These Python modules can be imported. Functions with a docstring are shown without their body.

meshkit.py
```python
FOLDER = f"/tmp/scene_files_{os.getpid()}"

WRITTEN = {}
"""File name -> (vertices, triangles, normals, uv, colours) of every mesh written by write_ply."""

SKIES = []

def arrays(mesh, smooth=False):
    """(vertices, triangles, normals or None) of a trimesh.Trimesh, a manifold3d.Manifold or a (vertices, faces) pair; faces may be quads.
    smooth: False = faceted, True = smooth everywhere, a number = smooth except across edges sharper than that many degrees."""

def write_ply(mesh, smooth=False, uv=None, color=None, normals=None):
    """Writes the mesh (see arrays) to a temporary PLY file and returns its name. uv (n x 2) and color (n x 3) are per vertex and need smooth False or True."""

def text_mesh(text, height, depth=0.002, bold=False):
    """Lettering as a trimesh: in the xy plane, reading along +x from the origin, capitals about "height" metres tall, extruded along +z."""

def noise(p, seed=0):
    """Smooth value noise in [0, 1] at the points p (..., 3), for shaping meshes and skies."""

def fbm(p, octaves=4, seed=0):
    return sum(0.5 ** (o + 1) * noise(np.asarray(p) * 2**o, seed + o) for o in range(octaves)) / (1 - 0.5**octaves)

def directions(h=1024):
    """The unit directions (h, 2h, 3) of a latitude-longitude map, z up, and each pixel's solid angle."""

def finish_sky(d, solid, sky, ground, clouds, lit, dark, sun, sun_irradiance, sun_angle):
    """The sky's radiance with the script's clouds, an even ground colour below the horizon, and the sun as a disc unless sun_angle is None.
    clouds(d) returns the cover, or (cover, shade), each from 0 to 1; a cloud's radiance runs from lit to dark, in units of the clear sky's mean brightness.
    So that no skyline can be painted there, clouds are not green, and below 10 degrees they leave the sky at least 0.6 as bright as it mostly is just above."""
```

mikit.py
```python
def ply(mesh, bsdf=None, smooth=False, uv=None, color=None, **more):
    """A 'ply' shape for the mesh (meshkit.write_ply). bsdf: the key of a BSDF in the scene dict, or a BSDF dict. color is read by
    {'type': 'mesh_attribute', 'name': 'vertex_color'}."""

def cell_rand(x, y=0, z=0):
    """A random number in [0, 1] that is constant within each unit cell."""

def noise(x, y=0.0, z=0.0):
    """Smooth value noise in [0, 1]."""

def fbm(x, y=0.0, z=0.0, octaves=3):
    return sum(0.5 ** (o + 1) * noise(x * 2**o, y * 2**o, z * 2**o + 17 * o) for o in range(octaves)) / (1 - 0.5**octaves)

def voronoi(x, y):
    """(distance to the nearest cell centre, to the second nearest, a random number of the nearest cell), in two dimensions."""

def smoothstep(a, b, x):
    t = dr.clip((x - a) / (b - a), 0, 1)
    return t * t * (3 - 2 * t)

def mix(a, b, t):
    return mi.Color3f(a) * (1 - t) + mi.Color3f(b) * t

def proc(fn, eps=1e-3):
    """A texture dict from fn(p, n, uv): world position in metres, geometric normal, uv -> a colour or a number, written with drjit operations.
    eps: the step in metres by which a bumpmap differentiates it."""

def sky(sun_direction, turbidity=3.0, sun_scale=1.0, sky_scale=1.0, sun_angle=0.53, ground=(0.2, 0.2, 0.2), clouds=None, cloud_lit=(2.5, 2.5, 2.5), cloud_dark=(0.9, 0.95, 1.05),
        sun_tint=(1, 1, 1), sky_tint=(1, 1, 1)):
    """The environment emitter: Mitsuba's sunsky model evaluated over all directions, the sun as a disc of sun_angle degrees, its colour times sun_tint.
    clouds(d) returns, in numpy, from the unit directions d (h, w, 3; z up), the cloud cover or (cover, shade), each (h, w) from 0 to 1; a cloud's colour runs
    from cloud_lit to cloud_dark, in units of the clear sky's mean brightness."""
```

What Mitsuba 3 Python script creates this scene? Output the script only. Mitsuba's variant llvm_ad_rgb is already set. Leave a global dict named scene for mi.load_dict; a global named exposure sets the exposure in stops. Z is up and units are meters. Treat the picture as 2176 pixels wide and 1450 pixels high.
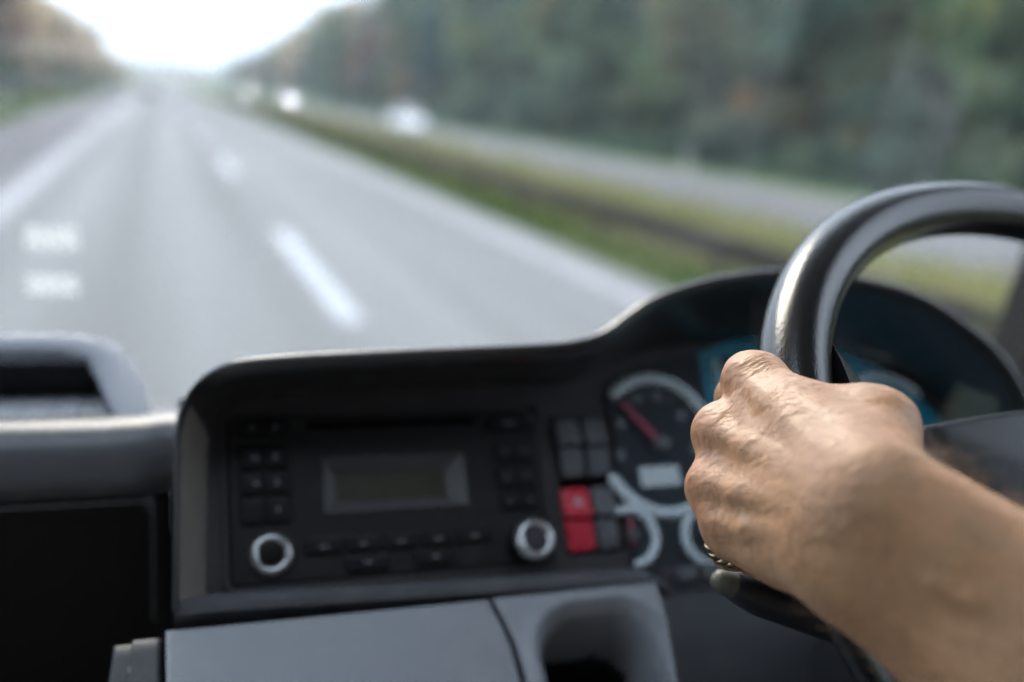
import math, random
import numpy as np, trimesh, mitsuba as mi, drjit as dr, mikit, meshkit
from mikit import proc, noise, fbm, smoothstep, mix
from shapely.geometry import Polygon, Point, LineString, box as sbox

T = mi.ScalarTransform4f
scene, labels = {}, {}
EYE = 2.15                                   # height of the camera over the road; cab measures are taken from it
# ------------------------------------------------------------------ camera, sky, exposure
scene['camera'] = {'type': 'thinlens', 'fov': 54.43, 'fov_axis': 'x', 'aperture_radius': 0.0060, 'focus_distance': 0.415,
    'near_clip': 0.01, 'far_clip': 6000.0,
    'to_world': T().look_at(origin=[0, 0, EYE], target=[0.33498586, 0.91381015, EYE - 0.22964207], up=[0.00513009, 0.24195116, 0.97027487]),
    'medium': {'type': 'ref', 'id': 'air'}}
def cloud(d):
    s = meshkit.fbm(d * np.array([2.2, 2.2, 5.0]), 3, 4)
    return np.ones(d.shape[:2]), np.clip((s - 0.35) * 1.3, 0, 1) * 0.55
scene['daylight'] = mikit.sky((0.02, 0.66, 0.58), turbidity=4, sun_scale=0.24, sun_angle=22, clouds=cloud,
    sun_tint=(.90, 1.0, 1.14), cloud_lit=(2.20, 2.54, 3.02), cloud_dark=(1.55, 1.82, 2.22), ground=(0.16, 0.16, 0.15))
exposure = 3.5
scene['air'] = {'type': 'homogeneous', 'albedo': {'type': 'rgb', 'value': [0.84, 0.93, 1.0]}, 'sigma_t': 0.00058}
scene['haze'] = {'type': 'cube', 'to_world': T().translate([0, 1100, 49]).scale([1500, 1500, 51]), 'bsdf': {'type': 'null'}, 'interior': {'type': 'ref', 'id': 'air'}}
labels['haze'] = {'kind': 'stuff', 'label': 'pale autumn haze hanging over the motorway', 'category': 'haze'}

# ------------------------------------------------------------------ helpers
def ref(k): return {'type': 'ref', 'id': k}
def rgb(c): return {'type': 'rgb', 'value': list(c)}
def mat(key, color, rough=0.5, spec=0.5, bump=None, twosided=True, **kw):
    b = {'type': 'principled', 'base_color': color if isinstance(color, dict) else rgb(color), 'roughness': rough, 'specular': spec, **kw}
    if bump:
        b = {'type': 'bumpmap', 'arbitrary': proc(bump[0], bump[2] if len(bump) > 2 else 1e-3), 'scale': bump[1], 'bsdf': b}
    scene[key] = {'type': 'twosided', 'bsdf': b} if twosided else b
    return key
count = {}
def numbered(k):
    n = count.get(k, -1) + 1
    count[k] = n
    return k if n == 0 else f'{k}_{n:03d}'
def key_of(name, parent=None): return numbered((parent + '__' if parent else '') + name)
def put(name, mesh, m, parent=None, smooth=35, to_world=None, color=None, label=None, cat=None, group=None, kind=None):
    k = key_of(name, parent)
    s = mikit.ply(mesh, m, smooth=True if color is not None else smooth, color=color)
    if to_world is not None: s['to_world'] = to_world
    scene[k] = s
    say(k, label, cat, group, kind)
    return k
def reuse(name, src, parent=None, to_world=None, m=None, **kw):
    k = key_of(name, parent)
    s = dict(src)
    if to_world is not None: s['to_world'] = to_world
    if m: s['bsdf'] = ref(m)
    scene[k] = s
    say(k, **kw)
    return k
def say(k, label=None, cat=None, group=None, kind=None):
    d = {a: b for a, b in (('label', label), ('category', cat), ('group', group), ('kind', kind)) if b}
    if d: labels[k] = d
def thing(name, label, cat, group=None):
    k = numbered(name)
    say(k, label, cat, group)
    return k
def TM(v, f): return trimesh.Trimesh(np.asarray(v, float), np.asarray(f), process=False)
def cat_(ms): return trimesh.util.concatenate(ms)
def loft(rings, closed_u=True, caps=False):
    """rings: (n, m, 3); quads between successive rings; closed_u joins the ends of every ring"""
    r = np.asarray(rings, float); n, m = r.shape[:2]
    i, j = np.meshgrid(np.arange(n - 1), np.arange(m if closed_u else m - 1), indexing='ij')
    a, b = i * m + j, i * m + (j + 1) % m
    c, d = (i + 1) * m + (j + 1) % m, (i + 1) * m + j
    f = np.vstack([np.stack([a, b, c], -1).reshape(-1, 3), np.stack([a, c, d], -1).reshape(-1, 3)])
    v = r.reshape(-1, 3)
    if caps:
        v = np.vstack([v, r[0].mean(0), r[-1].mean(0)])
        k = np.arange(m); k1 = (k + 1) % m
        f = np.vstack([f, np.stack([k1, k, k * 0 + n * m], 1), np.stack([k + (n - 1) * m, k1 + (n - 1) * m, k * 0 + n * m + 1], 1)])
    return TM(v, f)
def tube(path, rad, sides=16, closed=False, caps=True, flat=1.0, up=None):
    p = np.asarray(path, float)
    t = (np.roll(p, -1, 0) - np.roll(p, 1, 0)) if closed else np.gradient(p, axis=0)
    t /= np.linalg.norm(t, axis=1, keepdims=True)
    u = np.tile(up if up is not None else ([0, 0, 1.0] if abs(t[:, 2]).max() < 0.95 else [1.0, 0, 0]), (len(p), 1)).astype(float)
    a = np.cross(t, u); a /= np.linalg.norm(a, axis=1, keepdims=True)
    b = np.cross(a, t)
    ang = np.arange(sides) * 2 * np.pi / sides
    rad = np.broadcast_to(np.asarray(rad, float), (len(p),))
    r = p[:, None] + rad[:, None, None] * (np.cos(ang)[None, :, None] * a[:, None] + flat * np.sin(ang)[None, :, None] * b[:, None])
    if closed: r = np.concatenate([r, r[:1]])
    elif caps:   # round ends
        st = []
        for s, k, sg in ((0, 0, -1), (1, -1, 1)):
            e = [p[k] + (r[k] - p[k]) * c + sg * t[k] * rad[k] * q for c, q in ((.75, .66), (.35, .93), (.02, 1.0))]
            st.append(e)
        r = np.concatenate([np.array(st[0][::-1]), r, np.array(st[1])])
    return loft(r)
def smooth_path(pts, n, closed=False):
    from scipy.interpolate import CubicSpline, PchipInterpolator
    p = np.asarray(pts, float)
    s = np.r_[0, np.cumsum(np.linalg.norm(np.diff(p, axis=0), axis=1) + 1e-9)]
    return PchipInterpolator(s, p)(np.linspace(0, s[-1], n))
def smooth01(t): t = np.clip(t, 0, 1); return t * t * (3 - 2 * t)
def bez_box(sx, sy, sz, r=0.002, cx=0, cy=0, cz=0):
    """box with chamfered, slightly rounded edges; z from 0 to sz"""
    def ring(dx, dy, rr, z):
        q = np.array(sbox(-dx / 2 + rr, -dy / 2 + rr, dx / 2 - rr, dy / 2 - rr).buffer(rr, quad_segs=3).exterior.coords)[:-1]
        return np.c_[q, np.full(len(q), z)]
    e = min(r, sz * 0.49)
    rr = min(r * 1.5, sx * .45, sy * .45)
    rings = [ring(sx, sy, rr, 0), ring(sx, sy, rr, sz - e), ring(sx - .6 * e, sy - .6 * e, rr * .9, sz - .3 * e), ring(sx - 2 * e, sy - 2 * e, max(rr - e, 1e-4), sz)]
    m = min(len(x) for x in rings)
    rings = [x if len(x) == m else x[np.linspace(0, len(x) - 1, m).astype(int)] for x in rings]
    out = loft(rings, caps=True)
    out.apply_translation([cx, cy, cz])
    return out
def box3(x0, x1, y0, y1, z0, z1):
    b = trimesh.creation.box((x1 - x0, y1 - y0, z1 - z0)); b.apply_translation([(x0 + x1) / 2, (y0 + y1) / 2, (z0 + z1) / 2]); return b
def extr(poly, z0, z1):
    gs = getattr(poly, 'geoms', [poly])
    m = cat_([trimesh.creation.extrude_polygon(g, z1 - z0, engine='earcut') for g in gs])
    m.apply_translation([0, 0, z0]); return m
def frame(o, x, y, z):
    m = np.eye(4); m[:3, 0], m[:3, 1], m[:3, 2], m[:3, 3] = x, y, z, o; return m
def lift(o): return np.asarray(o, float) + [0, 0, EYE]
EL = math.radians(54)
PX, PV, PN = np.array([1.0, 0, 0]), np.array([0, math.cos(EL), math.sin(EL)]), np.array([0, -math.sin(EL), math.cos(EL)])
PANEL = frame(lift([.13157, .55054, -.23008]), PX, PV, PN)           # the raked middle of the dashboard: u, v, height in metres
EL2 = math.radians(35)
LOWER = frame(lift([0, .4820, -.2705]), [1, 0, 0], [0, math.cos(EL2), math.sin(EL2)], [0, -math.sin(EL2), math.cos(EL2)])
def on(mesh, fr): mesh = mesh.copy(); mesh.apply_transform(fr); return mesh
def mm(*a): return [x / 1000 for x in a]

# ------------------------------------------------------------------ materials
def grain(p, n, uv):      # pebbled plastic
    return fbm(p.x * 900, p.y * 900, p.z * 900, 2)
def leather(p, n, uv):
    return fbm(p.x * 1150, p.y * 1150, p.z * 1150, 2)
def dusty(base, dust, f=60.0, lo=.45, hi=.8, amt=.5):
    def fn(p, n, uv):
        k = smoothstep(lo, hi, fbm(p.x * f, p.y * f, p.z * f, 4)) * amt
        sp = smoothstep(.80, .9, noise(p.x * 420, p.y * 420, p.z * 420)) * .5
        return mix(base, dust, dr.minimum(k + sp * amt, 1))
    return proc(fn)
mat('soft_dash', dusty((.085, .090, .098), (.12, .123, .126)), .38, .5, (grain, .00008))
mat('hood_skin', dusty((.027, .027, .027), (.045, .044, .043)), .28, .9, (grain, .00008))
mat('fascia', dusty((.038, .039, .042), (.054, .054, .055), 80), .42, .3, (grain, .00010))
mat('grey_panel', dusty((.245, .265, .286), (.30, .31, .325), 45), .42, .5, (grain, .00008))
mat('grey_dark', dusty((.030, .034, .040), (.05, .052, .056), 45), .5, .5, (grain, .00008))
mat('gloss_black', (.003, .003, .0035), .35, .3)
mat('radio_face', dusty((.0155, .0163, .018), (.025, .026, .027), 90), .36, .28)
mat('button_black', dusty((.0075, .0082, .0098), (.017, .017, .018), 120), .38, .25)
mat('switch_grey', dusty((.085, .095, .105), (.14, .14, .14), 120), .42, .5)
mat('switch_red', dusty((.50, .022, .045), (.6, .12, .13), 150, amt=.35), .35, .5)
mat('mark_white', (.55, .57, .60), .5)
mat('mark_grey', (.17, .18, .20), .5)
mat('dial_print', (.12, .14, .16), .5)
mat('screen_olive', (.050, .052, .036), .30, .5)
mat('bezel_grey', (.085, .088, .092), .45)
mat('silver', (.62, .63, .65), .30, .5, metallic=.9)
mat('ring_paint', (.58, .67, .71), .40, .5)
mat('dial_black', (.024, .031, .038), .5, .2)
mat('teal_reflection', (.016, .24, .36), .45)  # blue reflection in the lens, painted into the face and dial colour
mat('needle_red', (.34, .06, .10), .45)
mat('lcd_grey', (.55, .63, .66), .35)
mat('bin_mat', dusty((.46, .47, .49), (.55, .55, .55)), .6, .5)
mat('lcd_teal', (.20, .36, .40), .35)
mat('wheel_skin', dusty((.0055, .006, .0065), (.012, .012, .012), 110, amt=.35), .23, .55, (leather, .00012, 3e-4))
mat('hub_skin', dusty((.010, .0105, .0115), (.02, .02, .02), 110, amt=.35), .42, .28, (leather, .00014, 3e-4))
mat('lining', (.33, .32, .31), .9)
mat('cab_dark', (.05, .05, .052), .8)
mat('pillar_skin', (.035, .030, .024), .8)
mat('bin_plastic', dusty((.33, .35, .39), (.40, .41, .43), 45), .60, .4, (grain, .00008))
mat('gold_metal', (.34, .26, .16), .25, .5, metallic=1.0)
mat('cheek_lit_skin', dusty((.165, .150, .130), (.20, .18, .16), 80), .5, .4, (grain, .0001))  # lighter copy of the hood skin, light from the right painted in
mat('pocket_shade', (.014, .014, .015), .9, .1)  # shade deep in the pocket, painted as a darker copy of the panel
mat('stalk_black', (.020, .021, .024), .35)
mat('stalk_end', dusty((.10, .10, .07), (.16, .16, .12), 200), .4)
scene['pane_glass'] = {'type': 'thindielectric', 'int_ior': 1.5}
scene['lens_plastic'] = {'type': 'thindielectric', 'int_ior': 1.45}

# ------------------------------------------------------------------ motorway, verges, hills
def terr(x, y):
    x = np.asarray(x, float); y = np.asarray(y, float)
    r = np.clip(x - 24.5, 0, None)
    z = np.where(r > 0, 14 * (1 - np.exp(-r / 32)), 0.0)
    l = np.clip(-8.2 - x, 0, None)
    z = z + 7 * (1 - np.exp(-l / 30))
    z = z + np.where((r > 1) | (l > 1), meshkit.fbm(np.stack([x, y, x * 0], -1) / 22.0, 3, 2) * np.minimum(np.maximum(r, l) * .12, 2.5), 0)
    dip = np.exp(-((x - 9.0) / 2.4) ** 2) * -.18
    return z - .03 + dip * ((x > 6.0) & (x < 12.4))
gx = np.unique(np.r_[np.linspace(-1450, -80, 24), np.linspace(-80, -9, 60), np.linspace(-9, 26, 72), np.linspace(26, 110, 60), np.linspace(110, 1450, 26)])
gy = np.unique(np.r_[np.linspace(-380, -20, 12), np.linspace(-20, 160, 120), np.linspace(160, 700, 70), np.linspace(700, 2550, 25)])
GX, GY = np.meshgrid(gx, gy)
gm = loft(np.stack([GX, GY, terr(GX, GY)], -1), closed_u=False)
def turf(p, n, uv):
    a = fbm(p.x * .55, p.y * .22, 3.0, 4); b = fbm(p.x * 3.1, p.y * 2.3, 1.0, 3)
    c = mix((.050, .085, .026), (.125, .135, .035), smoothstep(.35, .68, a))
    c = mix(c, (.16, .125, .070), smoothstep(.55, .8, b) * .5)
    strip = smoothstep(7.4, 8.2, p.x) * (1 - smoothstep(12.0, 12.6, p.x))
    c = mix(c, (.235, .22, .050), strip * smoothstep(.25, .6, fbm(p.x * .8, p.y * .16, 9.0, 3)) * .9)
    c = mix(c, (.050, .085, .060), smoothstep(21.6, 22.8, p.x) * .85)
    wood = smoothstep(25.0, 28.0, p.x) + smoothstep(10.0, 12.0, -p.x)
    return mix(c, mix((.045, .060, .038), (.080, .080, .050), b), dr.clip(wood, 0, 1) * .8)
mat('turf', proc(turf), .95, .1)
put('ground', gm, 'turf', smooth=True, kind='structure')
def asphalt(tone):
    def fn(p, n, uv):
        wheel = dr.exp(-dr.square((p.x + 1.25) / .34)) + dr.exp(-dr.square((p.x - .55) / .34)) + .6 * dr.exp(-dr.square((p.x - 2.7) / .36)) + .6 * dr.exp(-dr.square((p.x - 4.4) / .36))
        oil = dr.exp(-dr.square((p.x + .35) / .30)) * .8
        s = fbm(p.x * 1.6, p.y * .05, 2.0, 3)
        g = noise(p.x * 60, p.y * 60, 5.0)
        t = tone * (1 + .20 * wheel - .16 * oil + (s - .5) * .40 + (g - .5) * .12)
        return mi.Color3f(t * 1.0, t * 1.005, t * .975)
    return fn
mat('asphalt', proc(asphalt(.128)), .85, .12)
def asph2(p, n, uv):
    t = .100 * (1 + (fbm(p.x * 1.2, p.y * .06, 8.0, 3) - .5) * .4)
    return mi.Color3f(t, t * .99, t * .98)
mat('asphalt_far', proc(asph2), .9, .1)
def shoulder_c(p, n, uv):
    t = .092 * (1 + (fbm(p.x * 1.5, p.y * .08, 4.0, 3) - .5) * .5 + (noise(p.x * 50, p.y * 50, 1.0) - .5) * .15)
    return mi.Color3f(t * 1.02, t * .98, t)
mat('shoulder_tar', proc(shoulder_c), .9, .12)
def strip(x0, x1, y0, y1, z, ny=60):
    ys = np.linspace(y0, y1, ny)
    return loft(np.array([[[x0, y, z], [x1, y, z]] for y in ys]), closed_u=False)
def up(m):
    if m.face_normals[:, 2].mean() < 0: m.invert()
    return m
Y0, Y1 = -350, 2500
mot = put('motorway', up(strip(-2.7, 6.15, Y0, Y1, .004)), 'asphalt', smooth=False, kind='structure')
put('hard_shoulder', up(strip(-5.6, -2.7, Y0, Y1, .003)), 'shoulder_tar', smooth=False, kind='structure')
opp = put('opposite_carriageway', up(strip(12.6, 20.9, Y0, Y1, .004)), 'asphalt_far', smooth=False, kind='structure')
mat('road_paint', dusty((.225, .225, .225), (.175, .177, .178), 4.0, .35, .8, .8), .8, .15)
mat('dash_paint', dusty((.32, .33, .335), (.22, .225, .23), 4.0, .4, .9, .6), .8, .15)
put('edge_line', up(strip(-2.50, -2.08, Y0, Y1, .008)), 'road_paint', mot, smooth=False)
put('edge_line', up(strip(5.25, 5.60, Y0, Y1, .008)), 'road_paint', mot, smooth=False)
dash_src = mikit.ply(up(strip(1.64, 1.90, 0, 6.2, .008, 4)), 'dash_paint')
for k in range(-1, 26):
    reuse('lane_dash', dash_src, mot, T().translate([0, 9.3 + 15.6 * k, 0]))
put('edge_line', up(strip(13.0, 13.25, Y0, Y1, .008)), 'road_paint', opp, smooth=False)
put('edge_line', up(strip(20.0, 20.25, Y0, Y1, .008)), 'road_paint', opp, smooth=False)
dash2 = mikit.ply(up(strip(16.75, 16.95, 0, 6, .008, 4)), 'road_paint')
for k in range(0, 14): reuse('lane_dash', dash2, opp, T().translate([0, 14 + 18 * k, 0]))
# far wooded ridge
def ridge(x0, x1, y, hfun, depth):
    xs = np.linspace(x0, x1, 160)
    hs = hfun(xs)
    return loft(np.array([np.c_[xs, np.full(160, y + depth * (1 - t)), hs * t - 1.0] for t in (1.0, .75, .4, 0)]), closed_u=False)
mat('far_wood', proc(lambda p, n, uv: mix((.045, .060, .050), (.12, .085, .05), fbm(p.x * .03, p.z * .06, p.y * .03, 4))), .95, .1)
rg_ = ridge(-900, 900, 950, lambda x: 15 + 10 * meshkit.fbm(np.c_[x, x * 0, x * 0] / 160, 4, 3) + 14 * smooth01((abs(x - 20) - 90) / 400), -300)
put('far_hill', rg_, 'far_wood', smooth=True, kind='structure')

# grass blades on the verges, as one mass each
rng = np.random.default_rng(11)
def blades(n, xs, ys, hgt, wid, seed):
    r = np.random.default_rng(seed)
    x = r.uniform(*xs, n); y = ys[0] * (ys[1] / ys[0]) ** r.uniform(0, 1, n)
    z = terr(x, y)
    a = r.uniform(0, 2 * math.pi, n); h = hgt * r.uniform(.5, 1.3, n) * (.5 + meshkit.fbm(np.c_[x, y * .4, x * 0] * .9, 3, seed)); w = wid * r.uniform(.6, 1.4, n) * (y / 20).clip(.6, 4)
    dx, dy = np.cos(a) * w, np.sin(a) * w
    lx, ly = r.normal(0, .35, n) * h, r.normal(0, .35, n) * h
    v = np.stack([np.c_[x - dx, y - dy, z - .02], np.c_[x + dx, y + dy, z - .02], np.c_[x + lx, y + ly, z + h]], 1).reshape(-1, 3)
    return TM(v, np.arange(3 * n).reshape(-1, 3))
def leaf_tone(c0, c1, f):
    def fn(p, n, uv):
        c = mix(c0, c1, smoothstep(.25, .75, fbm(p.x * f, p.y * f, p.z * f, 3)))
        if f != .9:
            c = mix(c, (.235, .165, .095), smoothstep(.56, .72, fbm(p.x * .21 + 7, p.y * .21, p.z * .26, 3)) * .5)
            c = mix(c, (.050, .140, .155), smoothstep(.45, .65, fbm(p.x * .16, p.y * .16 + 3, p.z * .2 + 9, 2)) * .28)
            c = mix(c, (.30, .19, .07), smoothstep(.70, .78, fbm(p.x * .5 + 2, p.y * .5, p.z * .5, 2)) * .6)
        return c
    return fn
def leafmat(key, c0, c1, f=.9):
    scene[key] = {'type': 'principledthin', 'base_color': proc(leaf_tone(c0, c1, f)), 'roughness': .7, 'diff_trans': 1.0}
    return key
leafmat('blade_green', (.045, .095, .025), (.11, .14, .04))
leafmat('blade_yellow', (.185, .20, .085), (.27, .26, .125))
put('median_grass', blades(26000, (6.2, 8.2), (8, 130), .22, .012, 1), 'blade_green', smooth=False, label='short green grass between the motorway edge and the guard rail', cat='grass', kind='stuff')
put('median_weeds', blades(42000, (7.9, 12.2), (9, 140), .50, .016, 2), 'blade_yellow', smooth=False, label='yellow green weeds behind the guard rail along the far carriageway', cat='weeds', kind='stuff')
put('verge_grass', blades(16000, (-10.5, -5.8), (30, 220), .30, .03, 3), 'blade_green', smooth=False, label='green verge grass beyond the left hard shoulder', cat='grass', kind='stuff')
put('verge_grass', blades(14000, (23.4, 26.5), (15, 160), .40, .02, 4), leafmat('blade_dark', (.050, .090, .060), (.080, .120, .080)), smooth=False, label='green verge grass at the foot of the right forest', cat='grass', kind='stuff')

# guard rail
mat('rail_steel', proc(lambda p, n, uv: mix((.026, .022, .019), (.055, .047, .040), fbm(p.x * 3, p.y * .7, p.z * 9, 3))), .8, .15)
gr = thing('guard_rail', 'long dark steel guard rail in the grass median right of the motorway', 'guard rail')
wprof = [(.0, .38), (.03, .40), (.035, .46), (.045, .50), (.035, .545), (.0, .57), (.0, .60), (.035, .625), (.045, .67), (.035, .72), (.0, .75)]
def rail_beam(y0, y1, x):
    p = np.array(wprof)
    return loft(np.array([[[x - q[0], y, q[1] - .08] for q in np.r_[p, p[::-1] + [[-.006, 0]]]] for y in (y0, y1)]), caps=True)
bs = mikit.ply(rail_beam(0, 11.98, 7.30), 'rail_steel', smooth=30)
ps = mikit.ply(box3(7.31, 7.41, -.05, .05, -.25, .62), 'rail_steel')
for k in range(0, 34): reuse('rail_beam', bs, gr, T().translate([0, -12 + 12 * k, 0]))
for k in range(0, 90): reuse('post', ps, gr, T().translate([0, -12 + 4 * k, 0]))

# roadside posts
mat('post_white', (.78, .78, .76), .5)
def delineator(x, y, label):
    d = thing('roadside_post', label, 'roadside post')
    z = float(terr(x, y))
    sec = np.array([(-.06, -.05), (.06, -.05), (.05, .05), (0, .07), (-.05, .05)])
    put('body', loft(np.array([np.c_[x + sec[:, 0], y + sec[:, 1], np.full(5, z + h) + (sec[:, 1] * .5 if h > .9 else 0)] for h in (-.1, 1.02)]), caps=True), 'post_white', d)
    put('black_band', loft(np.array([np.c_[x + sec[:, 0] * 1.04, y + sec[:, 1] * 1.04, np.full(5, z + h)] for h in (.70, .92)])), 'gloss_black', d)
    put('reflector', box3(x - .025, x + .025, y - .062, y - .055, z + .73, z + .89), 'silver', d)
delineator(22.9, 41, 'slim white roadside post on the far side of the opposite carriageway, below the forest')
delineator(-7.0, 55.0, 'slim white roadside post on the left verge at the photo\'s left edge')

# vehicles
mat('car_white', (.84, .85, .86), .25, .5, clearcoat=.6)
mat('car_dark', (.02, .025, .04), .25, .5, clearcoat=.6)
mat('car_grey', (.10, .105, .11), .3, .5, clearcoat=.5)
mat('tyre', (.02, .02, .02), .8)
scene['lamp_glass'] = {'type': 'diffuse', 'reflectance': rgb((.6, .6, .6))}
def car(label, paint, x, y, facing, lit=0.0, estate=False):
    """facing +1: away from the camera, -1: towards it"""
    c = thing('car', label, 'car')
    M_ = T().translate([x, y, 0]).rotate([0, 0, 1], 0 if facing > 0 else 180)
    L, Wd = 4.4, 1.78
    low = [(-2.2, .32), (-2.18, .70), (-2.05, .92), (-1.2, .97), (.9, .93), (1.75, .80), (2.14, .62), (2.2, .32)]
    yy = np.linspace(-2.2, 2.2, 45)
    top = np.interp(yy, [q[0] for q in low], [q[1] for q in low])
    rings = []
    for yv, tz in zip(yy, top):
        tpr = 1 - .16 * (abs(yv) / 2.2) ** 4
        hw = Wd / 2 * tpr
        rings.append([[-hw * .94, yv, .22], [-hw, yv, .38], [-hw * 1.0, yv, .62], [-hw * .95, yv, tz - .04], [-hw * .86, yv, tz], [hw * .86, yv, tz], [hw * .95, yv, tz - .04], [hw, yv, .62], [hw, yv, .38], [hw * .94, yv, .22]])
    b = loft(np.array(rings), caps=True)
    put('body', b, paint, c, to_world=M_, smooth=40)
    rear = -2.0 if estate else -1.75
    roofp = [(rear, .94), (rear + .35, 1.36), (rear + .75, 1.44), (.1, 1.45), (.45, 1.38), (1.25, .93)]
    yy = np.linspace(rear, 1.25, 30)
    tz = np.interp(yy, [q[0] for q in roofp], [q[1] for q in roofp])
    g, rf = [], []
    for yv, t in zip(yy, tz):
        k = (t - .90) / .55
        hw = Wd / 2 * (.93 - .17 * k)
        g.append([[-Wd / 2 * .93, yv, .90], [-hw, yv, t - .02], [hw, yv, t - .02], [Wd / 2 * .93, yv, .90]])
        rf.append([[-hw - .015, yv, t - .05], [-hw + .03, yv, t + .005], [hw - .03, yv, t + .005], [hw + .015, yv, t - .05]])
    put('window_band', loft(np.array(g), caps=True), 'gloss_black', c, to_world=M_, smooth=30)
    kr = (yy > rear + .3) & (yy < .5)
    put('roof', loft(np.array(rf)[kr], caps=True), paint, c, to_world=M_, smooth=30)
    for wx in (-1, 1):
        for wy in (-1.32, 1.36):
            ang = np.linspace(0, 2 * math.pi, 29)[:-1]
            wl = loft(np.array([[[wx * xx, wy + r * math.cos(a), .315 + r * math.sin(a)] for a in ang] for xx, r in ((.66, .29), (.66, .315), (.86, .315), (.885, .29))]), caps=True)
            k = put('wheel', wl, 'tyre', c, to_world=M_, smooth=40)
            put('rim', loft(np.array([[[wx * xx, wy + r * math.cos(a), .315 + r * math.sin(a)] for a in ang] for xx, r in ((.884, .20), (.895, .19))]), caps=True), 'silver', k, to_world=M_)
    for sx_ in (-1, 1):
        hm = loft(np.array([[[sx_ * .62 + .16 * math.cos(a), yv, .64 + .085 * math.sin(a)] for a in np.linspace(0, 2 * math.pi, 21)[:-1]] for yv in (2.05, 2.20)]), caps=True)
        if hm.volume < 0: hm.invert()
        hl = put('headlight', hm, 'lamp_glass', c, to_world=M_)
        if lit:
            scene[hl]['emitter'] = {'type': 'area', 'radiance': rgb((lit, lit * .93, lit * .88))}
        put('tail_light', box3(sx_ * .66 - .14, sx_ * .66 + .14, -2.21, -2.10, .68, .84), 'switch_red', c, to_world=M_)
    return c
car('white car on the opposite carriageway below the forest', 'car_white', 15.6, 66.0, -1)
car('small dark car far ahead in the left lane', 'car_dark', -.75, 128.0, 1)
car('oncoming car with lit headlights, between the white car and the farthest oncoming car', 'car_grey', 18.0, 152.0, -1, 32.0)
car('farthest oncoming car with lit headlights, close to the foot of the sky gap', 'car_dark', 15.9, 196.0, -1, 200.0)

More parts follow.
